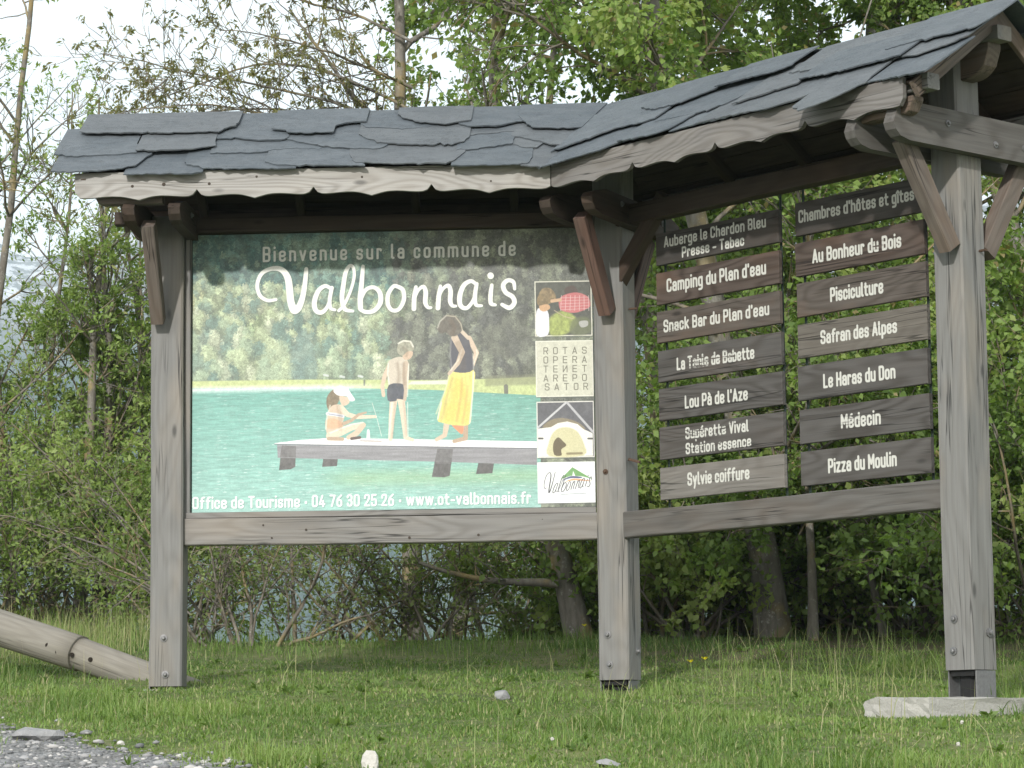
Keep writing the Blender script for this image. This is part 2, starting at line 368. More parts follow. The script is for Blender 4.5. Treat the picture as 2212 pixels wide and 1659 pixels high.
# posts
PS = .188
def post(cx_, ax, ay, z0, z1, label=None):
    o = timber('post', cx_+UZ*z0, cx_+UZ*z1, PS, PS, M['post'], shelter, up=ax, ch=.010, seg=14, warp=.003)
    if label: o['label'] = label
    return o
pl_c = PL(2.56, 0, 0); pc_c = PB(.058, 0, 0); pr_c = PW(2.655, 0, 0)
p_l = post(pl_c, nL, dL, .352, 3.10, 'left post at the end of the picture wing')
p_c = post(pc_c, bis, bx, .358, 3.60, 'middle post where the two wings meet')
p_r = post(pr_c, nW, dW, .345, 3.52, 'right post rising to the ridge at the gable end')
def bolts(par, c0, face_n, side, lst):
    for (a, z) in lst: disc_bolt('bolt', c0+face_n*(PS/2+.001)+side*a+UZ*z, face_n, .022, .018, M['steel'], par)
bolts(p_l, pl_c, nL, -dL, [(-.01, .628), (.0, .42)])
bolts(p_c, pc_c, bis, bx, [(-.03, .615), (-.02, .445)]); bolts(p_c, pc_c, bx, -bis, [(.03, .52)])
bolts(p_r, pr_c, nW, dW, [(-.02, .60), (-.03, .44)]); bolts(p_r, pr_c, dW, -nW, [(.03, .53)])
# big nails / hooks
def nail(par, p, n, l=.05, r=.006):
    timber('nail', p, p+np.asarray(n)*l, r*2, r*2, M['rust'], par, up=(0.02, .01, 1), ch=.002, seg=1, warp=0)
nail(p_r, pr_c+nW*.094+dW*.02+UZ*2.50, nW); nail(p_r, pr_c+dW*.094+UZ*2.47-nW*.05, dW)
nail(p_c, pc_c+bx*.094-bis*.0+UZ*2.50, bx); nail(p_c, pc_c+bx*.094+bis*.04+UZ*1.62, bx+UZ*-.3, .07, .008)
disc_bolt('knot', pc_c+bis*(PS/2)-bx*.03+UZ*1.55, bis, .016, .012, M['rust'], p_c)
# steel shoes and footings
def shoe(c0, ax, z0, z1):
    s = timber('steel_shoe', c0-np.asarray(ax)*.088+UZ*(z0), c0-np.asarray(ax)*.088+UZ*(z1+.09), .008, .15, M['steel'], shelter, up=np.cross(ax, UZ), ch=.001, seg=1, warp=0)
    timber('steel_shoe', c0+np.asarray(ax)*.088+UZ*z0, c0+np.asarray(ax)*.088+UZ*(z1-.004), .008, .15, M['steel'], shelter, up=np.cross(ax, UZ), ch=.001, seg=1, warp=0)
    timber('steel_shoe', c0+UZ*(z1-.03), c0+UZ*(z1-.002), .15, .15, M['shoe'], shelter, up=ax, ch=.003, seg=1, warp=0)
    timber('steel_shoe', c0+UZ*z0, c0+UZ*(z1-.03), .10, .12, M['shoe'], shelter, up=ax, ch=.03, seg=1, warp=0)
shoe(pc_c, bx, .285, .358); shoe(pr_c, dW, .205, .345)
timber('steel_shoe', pl_c+dL*.097+UZ*.30, pl_c+dL*.097+UZ*.62, .006, .14, M['steel'], shelter, up=nL, ch=.001, seg=1, warp=0)
def slab(name, c0, ex, ey, hx, hy, zb, zt, label, seed):
    bm = bmesh.new(); bmesh.ops.create_cube(bm, size=2); bmesh.ops.subdivide_edges(bm, edges=bm.edges[:], cuts=9, use_grid_fill=True)
    r = random.Random(seed); V = []
    for v in bm.verts:
        x, y, z = v.co; top = z > .9; e = 1
        jj = .003
        z_ = zb+(zt-zb)*(z*.5+.5)+(r.gauss(0, .004) if top else 0)
        if top and (abs(x) > .99 or abs(y) > .99): z_ -= abs(r.gauss(.004, .006))
        p = c0+ex*(x*hx*e+r.gauss(0, jj))+ey*(y*hy*e+r.gauss(0, jj)); V.append((p[0], p[1], z_))
    F = [tuple(v.index for v in f.verts) for f in bm.faces]; bm.free()
    o = mesh_obj(name, V, F, M['concrete']); tag(o, label, 'concrete footing'); return o
slab('concrete_footing', PW(2.66, -.66, 0), nW, dW, 1.24, .21, -.1, .205, 'long pale concrete slab under the right post of the shelter', 1)
slab('concrete_footing', PB(.0, -.02, 0), bx, bis, .16, .16, .1, .287, 'small concrete footing half hidden in grass under the middle post', 2)
slab('concrete_footing', PL(2.56, 0, 0), dL, nL, .12, .12, .1, .332, 'small concrete footing half hidden in grass under the left post', 3)

# rails and frames
def rl(name, P, s0, s1, z0, z1, th, n, mat, **k):
    return timber(name, P(s0, n, (z0+z1)/2), P(s1, n, (z0+z1)/2), th, z1-z0, mat, shelter, **k)
rl('rail', PL, .05, 2.466, 1.163, 1.318, .085, .01, M['rail'], seg=20, warp=.003)['label'] = 'lower rail under the picture panel'
rl('rail', PW, .172, 2.561, 1.163, 1.312, .085, .0, M['wingrail'], seg=20, warp=.003)['label'] = 'lower rail under the name boards'
rl('batten', PL, .07, 2.466, 1.320, 1.354, .05, .015, M['rail'], seg=12, warp=.001, ch=.003)
timber('batten', PL(2.449, .0, 1.356), PL(2.449, .0, 3.0), .034, .07, M['post'], shelter, up=nL, ch=.003, warp=.001)
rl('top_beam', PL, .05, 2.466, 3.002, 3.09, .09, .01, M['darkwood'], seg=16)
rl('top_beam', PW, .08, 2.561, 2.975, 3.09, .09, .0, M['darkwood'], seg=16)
# steel hanging straps behind the two columns of boards
for s_ in (.49, 1.40, 1.57, 2.43):
    timber('hanging_strap', PW(s_, -.018, 1.314), PW(s_, -.018, 2.973), .016, .006, M['strap'], shelter, up=nW, ch=.001, seg=1, warp=0)
# trusses: a pair of tie beams clamping each post, brace(s) between them
def truss(c0, along, front, zc=3.045, reach=.63, back=.63, mat=None, bmat=None, fb=True, bb=True, bz=2.47, top=.155, bo=0):
    for sg in (-1, 1):
        c = c0+along*(sg*(PS/2+.037))+UZ*zc
        poly = []
        R = reach; B = back; h = top/2
        prof = [(-B, -h+.07), (-B+.015, -h+.04), (-B+.05, -h+.015), (-B+.12, -h), (R-.12, -h), (R-.05, -h+.015), (R-.015, -h+.045), (R, -h+.08), (R-.03, h-.045), (R-.2, h), (-B+.2, h), (-B+.03, h-.045)]
        prism('tie_beam', prof, c-along*.034, front, UZ, along, .068, mat, shelter)
        for q in (.25, -.12, -.35):
            disc_bolt('bolt', c+along*(sg*.035)+front*q+UZ*random.uniform(-.05, .05), along*sg, .017, .014, M['steel'], shelter)
    for (sg, on) in ((1, fb), (-1, bb)):
        if on:
            a = c0+along*bo+front*(sg*.47)+UZ*(zc-.06); b = c0+along*bo+front*(sg*.135)+UZ*bz
            timber('brace', a, b, .075, .10, bmat, shelter, up=front*sg, ch=.005, seg=6)
truss(pl_c, dL, nL, mat=M['darkwood'], bmat=M['brace'], bo=.046)
truss(pc_c, bx, bis, mat=M['darkwood'], bmat=M['red'], reach=.66, bo=.015)
truss(pr_c, dW, nW, zc=3.055, mat=M['wingrail'], bmat=M['brace'], reach=.66, back=.66, top=.20, bo=.055)
# braces in the wing planes
timber('brace', PW(.12, .0, 2.66), PW(.52, .0, 3.10), .07, .09, M['darkwood'], shelter, up=UZ)
timber('brace', PL(2.44, -.03, 2.70), PL(2.12, -.03, 3.02), .03, .05, M['darkwood'], shelter, up=UZ)
# ridge beams, eave plates, corbels, rafters, sheathing
kr = math.tan((BE-AL)/2)
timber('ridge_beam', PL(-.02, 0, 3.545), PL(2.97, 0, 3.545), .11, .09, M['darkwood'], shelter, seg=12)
timber('ridge_beam', PW(-.02, 0, 3.555), PW(3.0, 0, 3.555), .11, .075, M['post'], shelter, seg=12)
timber('corbel', PW(2.45, 0, 3.43), PW(2.93, 0, 3.43), .10, .17, M['brace'], shelter, seg=16, round_end=.15)
timber('corbel', PL(2.4, 0, 3.41), PL(2.88, 0, 3.41), .10, .17, M['brace'], shelter, seg=16, round_end=.15)
for P, sg in ((PL, 1), (PL, -1), (PW, 1), (PW, -1)):
    n = sg*.565; s0 = kr*n+.01
    timber('eave_plate', P(s0, n, 3.215), P(3.0, n, 3.215), .09, .08, M['darkwood'] if P is PL else M['post'], shelter, seg=12)
    timber('corbel', P(2.5, n, 3.12), P(2.90, n, 3.12), .08, .085, M['brace'], shelter, seg=14, round_end=.07)
    for s_ in ((2.94,) if P is PL else (2.95,)):
        f = nL if P is PL else nW
        dirn = f*sg*CR-UZ*SR; top = P(s_, 0, RZ-.055); nr = f*sg*SR+UZ*CR
        timber('barge_board', top+dirn*.0, top+dirn*.80, .03, .085, M['brace'], shelter, up=nr, ch=.003, seg=5)
    f = nL if P is PL else nW
    for k in range(6):                                                # sheathing planks under the slates
        t0 = .005+k*.134; t1 = t0+.128; n0 = sg*t0*CR; n1 = sg*t1*CR
        d = dL if P is PL else dW
        nr = f*sg*SR+UZ*CR; xx = d; yy = f*sg*CR-UZ*SR
        q = O+UZ*RZ-nr*.026
        a0 = kr*n0+(.0 if sg > 0 else 0); a1 = kr*n1
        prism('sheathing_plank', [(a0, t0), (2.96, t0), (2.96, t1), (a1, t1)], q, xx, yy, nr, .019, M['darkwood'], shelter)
    for s_ in (.55, 1.15, 1.85, 2.45):                                # rafters
        if s_ < kr*n+.1: continue
        dirn = f*sg*CR-UZ*SR; nr = f*sg*SR+UZ*CR; top = P(s_, 0, RZ)-nr*.062
        timber('rafter', top+dirn*.03, top+dirn*.75, .05, .065, M['darkwood'], shelter, up=nr, ch=.003, seg=3)

def knot(P, f, s, z, n, r, par): disc_bolt('knot', P(s, n, z), f, r, .0012, M['hole2'], par, 9)
t = NT('knot_wood'); t.bsdf((.055, .043, .034), .8); M['hole2'] = t.m
for s_, z_, r_k in ((2.66, 3.165, .009), (2.48, 3.172, .011), (2.22, 3.170, .009), (1.35, 3.19, .007), (.62, 3.15, .006), (1.95, 3.205, .007)): knot(PL, nL, s_, z_, EN+.0262, r_k, shelter)
for s_, z_, r_k in ((.20, 1.275, .014), (.42, 1.215, .007), (.38, 1.285, .006), (1.15, 1.19, .008), (1.75, 1.245, .007), (2.0, 1.275, .006), (1.95, 1.20, .006), (.75, 1.2, .008)): knot(PL, nL, s_, z_, .0535, r_k, shelter)
# scalloped fascia boards
def fascia(P, d, f, s0, s1, notches, cusps, mat, ztop=3.246, zb=3.100):
    pts = []
    marks = sorted([(s, 'n') for s in notches]+[(s, 'c') for s in cusps])
    seq = [(s0, 'e')]+marks+[(s1, 'e')]
    shp = [(0, .048), (.03, .028), (.08, .010), (.14, .003), (.22, .001), (.32, .003), (.45, .008), (.60, .011), (.75, .008), (.88, -.004), (1, -.018)]
    def val(u): return np.interp(u, [a for a, _ in shp], [b for _, b in shp])
    for (a, ka), (b, kb) in zip(seq[:-1], seq[1:]):
        for k in range(14):
            u = k/14; s = a+(b-a)*u
            if ka in 'n' or (ka == 'e' and kb == 'c'): v = val(u if ka == 'n' else .06+.94*u)
            elif ka == 'c' and kb in 'ne': v = val(1-u if kb == 'n' else 1-.94*u)
            else: v = .01
            if ka == 'e' and kb == 'n': v = val(1-u)
            if ka == 'n' and kb == 'e': v = val(u)
            pts.append((s, zb+v*.85))
    pts.append((s1, zb+.04)); pts += [(s1, ztop), (s0, ztop)]
    o = prism('fascia_board', pts, O+f*(EN-.0), d, UZ, f, .026, mat, shelter)
    return o
def s_on(P_d, f, x, y, n):
    q = O+f*n; r = ray(x, y); p = r*(np.dot(q, f)/np.dot(r, f))-O; return float(p@P_d)
sL = lambda x, y: s_on(dL, nL, x, y, EN+.026); sW = lambda x, y: s_on(dW, nW, x, y, EN+.026)
z3 = lambda x, y: (1334+.3969*x, .3969*y)
fascia(PL, dL, nL, .285, 2.99, [sL(425, 420), sL(677, 420), sL(932, 415)], [sL(300, 435), sL(550, 435), sL(803, 432), sL(1057, 429)], M['pale'])['label'] = 'pale scalloped fascia board over the picture panel'
fascia(PW, dW, nW, .285, 2.89, [sW(*z3(80, 930)), sW(*z3(530, 815)), sW(*z3(1020, 700))], [sW(1282, 407), sW(*z3(310, 920)), sW(*z3(780, 810)), sW(*z3(1285, 690))], M['greyfascia'])['label'] = 'grey scalloped fascia board over the name boards'

# slates
def clip(poly, a, b, c):                                             # keep a*s+b*t >= c
    out = []; n = len(poly)
    for k in range(n):
        p, q = poly[k], poly[(k+1) % n]; fp = a*p[0]+b*p[1]-c; fq = a*q[0]+b*q[1]-c
        if fp >= 0: out.append(p)
        if fp*fq < 0: u = fp/(fp-fq); out.append((p[0]+(q[0]-p[0])*u, p[1]+(q[1]-p[1])*u))
    return out
def ragged(line, amp=.0055, step=.024):
    out = [line[0]]
    for p, q in zip(line[:-1], line[1:]):
        L = math.dist(p, q); n = max(1, int(L/step))
        for k in range(1, n+1):
            u = k/n; j = (amp if random.random() > .12 else amp*2.2) if k < n else amp*.3
            out.append((p[0]+(q[0]-p[0])*u+random.gauss(0, j*.6), p[1]+(q[1]-p[1])*u+random.gauss(0, j)))
    return out
def slate(bottom, top_t, d, f, sg, lvl, hb=.036, ht=.003, th=.0075):
    bottom = sorted(bottom, key=lambda p: 0) if False else bottom
    line = ragged(bottom); s0, s1 = line[0][0], line[-1][0]
    poly = line+[(s1, top_t), ((s0+s1)/2, top_t-.004), (s0, top_t)]
    if sg > 0: poly = clip(poly, 1, -kr*CR, -.02)
    else: poly = clip(poly, 1, kr*CR, .0)
    if len(poly) < 3: return
    tm = max(p[1] for p in poly); tl = min(p[1] for p in poly); k = max(tm-tl, .1)
    nr = f*sg*SR+UZ*CR; yy = f*sg*CR-UZ*SR; q = O+UZ*RZ
    off = .0080*lvl
    V = []
    for lay in (0, 1):
        for (s, t) in poly:
            h = ht+(hb-ht)*((t-tl)/k)+off+lay*th+(.0015*math.sin(s*9+t*7) if lay else 0)
            V.append(q+d*s+yy*t+nr*h)
    n = len(poly); F = [tuple(range(n-1, -1, -1)), tuple(range(n, 2*n))]+[(a, (a+1) % n, n+(a+1) % n, n+a) for a in range(n)]
    ar = sum(poly[a][0]*poly[(a+1) % n][1]-poly[(a+1) % n][0]*poly[a][1] for a in range(n))
    if (ar < 0) ^ (np.dot(np.cross(d, yy), nr) < 0): F = [x[::-1] for x in F]
    c = np.mean(V, axis=0); Mx = Matrix([(d[0], yy[0], nr[0], c[0]), (d[1], yy[1], nr[1], c[1]), (d[2], yy[2], nr[2], c[2]), (0, 0, 0, 1)])
    R = np.array([d, yy, nr]); Vl = (np.array(V)-c)@R.T
    if np.linalg.det(R) < 0:
        Mx = Matrix([(-d[0], yy[0], nr[0], c[0]), (-d[1], yy[1], nr[1], c[1]), (-d[2], yy[2], nr[2], c[2]), (0, 0, 0, 1)]); Vl[:, 0] *= -1
    mesh_obj('slate', Vl, F, M['slate'], shelter, M=Mx)
za = lambda p: (.32895*p[0], 181.9+.32895*p[1]); zb_ = lambda p: (667+.32895*p[0], 181.9+.32895*p[1])
LEFT = [
 (0, [(174, 283), (190, 287), (300, 287.5), (400, 287), (474, 286), (500, 272), (517, 262)]),
 (0, [(430, 290), (480, 294), (520, 294), (560, 299), (608, 298), (625, 292)]),
 (0, [(588, 277), (618, 281), (622, 286), (667, 288), (722, 285), (730, 268), (750, 262), (792, 259)]),
 (0, [(775, 255), (790, 270), (860, 273), (905, 271), (925, 270), (960, 262)]),
 (0, [(860, 240), (870, 250), (905, 262), (963, 269), (985, 264), (1018, 259), (1020, 252)]),
 (0, [(990, 262), (1012, 271), (1072, 271), (1100, 264), (1125, 258), (1150, 255)]),
 (0, [(1122, 247), (1128, 256), (1150, 275), (1226, 278), (1265, 274), (1292, 267), (1420, 262)]),
 (1, [(119, 331), (145, 336), (200, 334), (262, 331), (297, 327), (300, 300)]),
 (1, [(295, 325), (302, 326), (340, 327), (400, 323), (430, 320), (468, 314), (467, 300)]),
 (1, [(455, 326), (510, 326), (560, 325), (620, 316), (697, 315), (680, 308)]),
 (1, [(612, 291), (640, 300), (700, 313), (760, 318), (820, 319), (838, 311), (836, 300)]),
 (1, [(776, 286), (795, 298), (830, 308), (890, 313), (960, 315), (1004, 305), (1016, 292)]),
 (1, [(950, 275), (965, 289), (975, 291), (1040, 284), (1075, 282), (1110, 278)]),
 (1, [(986, 323), (1010, 322), (1060, 314), (1105, 308), (1112, 290)]),
 (1, [(1100, 303), (1125, 313), (1160, 315), (1168, 308), (1180, 300)]),
 (1, [(1105, 288), (1130, 293), (1180, 306), (1225, 314), (1300, 312), (1400, 305)]),
 (2, [(112, 371), (150, 374), (200, 370), (250, 366), (295, 356), (320, 333), (330, 328)]),
 (2, [(268, 372), (300, 371), (360, 370), (405, 371), (440, 367)]),
 (2, [(400, 345), (405, 352), (432, 355), (440, 362), (500, 362), (560, 362), (600, 363), (640, 362)]),
 (2, [(574, 348), (600, 356), (640, 358), (720, 358), (790, 359), (800, 340)]),
 (2, [(756, 325), (762, 345), (770, 353), (850, 356), (900, 355), (965, 356), (985, 345), (1006, 325)]),
 (2, [(975, 358), (1040, 356), (1100, 356), (1140, 352), (1150, 338)]),
 (2, [(1125, 355), (1160, 357), (1190, 355), (1230, 354), (1300, 352)]),
]
tops = {0: -.03, 1: .16, 2: .42}
LV = [2, 0, 2, 0, 2, 1, 2, 1, 2, 0, 1, 2, 0, 1, 0, 1, 2, 0, 1, 2, 2.6, 1.6, 1]
for k, (row, pts) in enumerate(LEFT):
    st = [roof_st(x, y, dL, nL) for x, y in pts]; slate(st, tops[row], dL, nL, 1, LV[k])
RIGHT = [
 (0, [(-260, 750), (-120, 702), (-60, 690), (0, 655), (155, 595), (170, 560)]), (0, [(145, 575), (220, 588), (360, 552), (470, 500), (560, 465)]),
 (0, [(550, 472), (700, 430), (870, 392), (965, 352), (980, 330)]), (0, [(945, 378), (1050, 370), (1200, 338), (1350, 290), (1490, 250)]),
 (0, [(1475, 264), (1600, 228), (1750, 190), (1860, 165), (1960, 140), (2080, 60)]),
 (1, [(-420, 860), (-200, 770), (-90, 728), (0, 692), (150, 660), (220, 636)]), (1, [(210, 652), (450, 600), (600, 548), (735, 475)]),
 (1, [(640, 560), (760, 522), (1000, 440), (1030, 410)]), (1, [(1008, 425), (1100, 412), (1290, 372), (1450, 330), (1560, 298)]), (1, [(1447, 316), (1650, 282), (1850, 205), (1920, 165)]),
 (2, [(-640, 990), (-365, 893), (-200, 842), (-60, 798), (0, 772), (120, 720), (250, 650)]), (2, [(20, 768), (200, 735), (300, 700), (430, 612)]),
 (2, [(295, 702), (455, 658), (600, 628), (700, 585)]), (2, [(440, 664), (700, 606), (830, 585), (1000, 530), (1290, 392)]),
 (2, [(975, 578), (990, 590), (1003, 606), (1150, 550), (1375, 436), (1400, 400)]), (2, [(1365, 436), (1500, 405), (1620, 388), (1690, 372), (1780, 300)]),
]
for k, (row, pts) in enumerate(RIGHT):
    st = [roof_st(*z3(x, y), dW, nW) for x, y in pts]
    if k in (0, 5, 10): st.insert(0, (-.35, st[0][1]))
    slate(st, tops[row], dW, nW, 1, k % 3)
for d, f in ((dL, nL), (dW, nW)):                                    # the rear slopes
    for row, (t1, t0) in enumerate(((.32, .0), (.58, .22), (.85, .48))):
        s = -.4-row*.07; k = 0
        while s < 2.95:
            w = random.uniform(.28, .5); e = min(s+w, 3.06)
            slate([(s-.02, t1-.05), (s+.02, t1+random.uniform(-.02, .02)), (e-.04, t1+random.uniform(-.02, .02)), (e+.01, t1-.06)], t0, d, f, -1, k % 3)
            s = e; k += 1

# ------------------------------------------------------------------ stroke lettering (condensed, round cornered)
B_, T_, X_, D_ = .075, .925, .655, -.2; w_ = .31; W_ = .35
GL = {
 'a': (w_, [((.02, .53), (.02, X_), (w_, X_), (w_, B_)), ((w_, .40), (0, .40), (0, B_), (w_, B_))]),
 'b': (w_, [((0, T_), (0, B_)), ((0, X_), (w_, X_), (w_, B_), (0, B_))]),
 'c': (w_*.95, [((w_*.95, .49), (w_*.95, X_), (0, X_), (0, B_), (w_*.95, B_), (w_*.95, .24))]),
 'd': (w_, [((w_, T_), (w_, B_)), ((w_, X_), (0, X_), (0, B_), (w_, B_))]),
 'e': (w_, [((0, .37), (w_, .37), (w_, X_), (0, X_), (0, B_), (w_, B_), (w_, .21))]),
 'f': (.24, [((.09, B_), (.09, T_), (.27, T_)), ((0, X_-.02), (.24, X_-.02))]),
 'g': (w_, [((w_, X_), (0, X_), (0, B_), (w_, B_)), ((w_, X_), (w_, D_), (.03, D_))]),
 'h': (w_, [((0, T_), (0, B_)), ((0, X_), (w_, X_), (w_, B_))]),
 'i': (0, [((0, X_), (0, B_)), ((0, T_), (0, T_-.02))]),
 'k': (w_, [((0, T_), (0, B_)), ((w_*.9, X_), (.04, .36)), ((.1, .42), (w_, B_))]),
 'l': (.07, [((0, T_), (0, B_), (.09, B_))]),
 'm': (.54, [((0, X_), (0, B_)), ((0, X_), (.27, X_), (.27, B_)), ((.2, X_), (.54, X_), (.54, B_))]),
 'n': (w_, [((0, X_), (0, B_)), ((0, X_), (w_, X_), (w_, B_))]),
 'o': (w_, [('c', (w_/2, X_), (w_, X_), (w_, B_), (0, B_), (0, X_), (w_/2, X_))]),
 'p': (w_, [((0, X_), (0, D_)), ((0, X_), (w_, X_), (w_, B_), (0, B_))]),
 'r': (.2, [((0, X_), (0, B_)), ((0, X_), (.21, X_), (.21, .58))]),
 's': (w_*.93, [((w_*.93, .54), (w_*.93, X_), (0, X_), (0, .37), (w_*.93, .37), (w_*.93, B_), (0, B_), (0, .2))]),
 't': (.24, [((.08, .86), (.08, B_), (.25, B_)), ((0, X_-.02), (.24, X_-.02))]),
 'u': (w_, [((0, X_), (0, B_), (w_, B_)), ((w_, X_), (w_, B_))]),
 'v': (w_, [('s', (0, X_), (w_/2, B_), (w_, X_))]),
 'w': (.52, [('s', (0, X_), (.13, B_), (.26, X_), (.39, B_), (.52, X_))]),
 'y': (w_, [('s', (0, X_), (w_/2, B_)), ('s', (w_, X_), (.1, D_))]),
 'z': (w_*.9, [('s', (0, X_), (w_*.9, X_), (0, B_), (w_*.9, B_))]),
 'A': (W_+.03, [('s', (0, B_), (.19, T_), (.38, B_)), ('s', (.06, .3), (.32, .3))]),
 'B': (W_, [('s', (0, B_), (0, T_)), ((0, T_), (W_, T_), (W_, .51), (0, .51)), ((0, .51), (W_, .51), (W_, B_), (0, B_))]),
 'C': (W_, [((W_, .7), (W_, T_), (0, T_), (0, B_), (W_, B_), (W_, .3))]),
 'D': (W_, [('s', (0, B_), (0, T_)), ((0, T_), (W_, T_), (W_, B_), (0, B_))]),
 'E': (W_*.85, [('s', (W_*.85, T_), (0, T_), (0, B_), (W_*.85, B_)), ('s', (0, .5), (W_*.8, .5))]),
 'H': (W_, [('s', (0, B_), (0, T_)), ('s', (W_, B_), (W_, T_)), ('s', (0, .5), (W_, .5))]),
 'L': (W_*.8, [('s', (0, T_), (0, B_), (W_*.8, B_))]),
 'M': (W_+.1, [('s', (0, B_), (0, T_), (.225, .35), (.45, T_), (.45, B_))]),
 'N': (W_, [('s', (0, B_), (0, T_), (W_, B_), (W_, T_))]),
 'И': (W_, [('s', (0, T_), (0, B_), (W_, T_), (W_, B_))]),
 'O': (W_, [('c', (W_/2, T_), (W_, T_), (W_, B_), (0, B_), (0, T_), (W_/2, T_))]),
 'P': (W_, [('s', (0, B_), (0, T_)), ((0, T_), (W_, T_), (W_, .44), (0, .44))]),
 'R': (W_, [('s', (0, B_), (0, T_)), ((0, T_), (W_, T_), (W_, .48), (0, .48)), ('s', (.18, .48), (W_, B_))]),
 'S': (W_, [((W_, .72), (W_, T_), (0, T_), (0, .51), (W_, .51), (W_, B_), (0, B_), (0, .27))]),
 'T': (W_+.02, [('s', (0, T_), (.37, T_)), ('s', (.185, T_), (.185, B_))]),
 'V': (W_+.02, [('s', (0, T_), (.185, B_), (.37, T_))]),
 '0': (W_*.93, [('c', (.16, T_), (.325, T_), (.325, B_), (0, B_), (0, T_), (.16, T_))]),
 '2': (W_*.9, [((0, .68), (0, T_), (.31, T_), (.31, .6), (0, .1)), ('s', (0, B_), (.33, B_))]),
 '3': (W_*.9, [((0, .74), (0, T_), (.31, T_), (.31, .51), (.1, .51)), ((.1, .51), (.31, .51), (.31, B_), (0, B_), (0, .26))]),
 '4': (W_, [('s', (.2, T_), (0, .25), (.36, .25)), ('s', (.26, .5), (.26, B_))]),
 '5': (W_*.9, [('s', (.3, T_), (.02, T_), (0, .52)), ((0, .52), (.31, .58), (.31, B_), (0, B_), (0, .26))]),
 '6': (W_*.9, [((.29, T_), (0, .6), (0, B_), (.31, B_), (.31, .54), (.02, .54))]),
 '7': (W_*.9, [('s', (0, T_), (.33, T_), (.1, B_))]),
 '.': (0, [((0, .075), (0, .085))]), '-': (.2, [('s', (0, .38), (.2, .38))]), '–': (.26, [('s', (0, .38), (.26, .38))]),
 "'": (0, [('s', (0, T_), (0, .78))]), '•': (.1, [((.03, .4), (.07, .4)), ((.03, .44), (.07, .44)), ((.03, .36), (.07, .36))]), ' ': (.08, []),
}
for ch_, base, acc in (('é', 'e', [('s', (.11, .80), (.22, .93))]), ('ô', 'o', [('s', (.04, .80), (.155, .92), (.27, .80))]), ('î', 'i', [('s', (-.11, .80), (0, .92), (.11, .80))]), ('à', 'a', [('s', (.08, .93), (.2, .80))])):
    wd, st = GL[base]; st = [s for s in st if not (base == 'i' and s[0][1] == T_)]; GL[ch_] = (wd, st+acc)
def rounded(pts, r=.15, n=5):
    if pts[0] in ('s', 'c'):
        if pts[0] == 's': return [tuple(p) for p in pts[1:]]
        pts = pts[1:]
    out = [pts[0]]
    for k in range(1, len(pts)-1):
        p, q, s = map(np.array, (pts[k-1], pts[k], pts[k+1])); a = p-q; b = s-q; la, lb = np.linalg.norm(a), np.linalg.norm(b)
        if la < 1e-6 or lb < 1e-6: continue
        ra = min(r, la*.5 if k > 1 else la); rb = min(r, lb*.5 if k < len(pts)-2 else lb); rr = min(ra, rb)
        A = q+a/la*rr; Bq = q+b/lb*rr
        for i in range(n+1):
            t = i/n; out.append(tuple((1-t)**2*A+2*t*(1-t)*q+t*t*Bq))
    out.append(pts[-1]); return out
def text_lines(txt, track=.0):
    x = 0; out = []
    for c in txt:
        wd, st = GL[c]
        for s in st: out.append([(x+.07+px, py) for px, py in rounded(s)])
        x += wd+.14+.085+track if c != ' ' else .26+track
    return out, x-.085-track
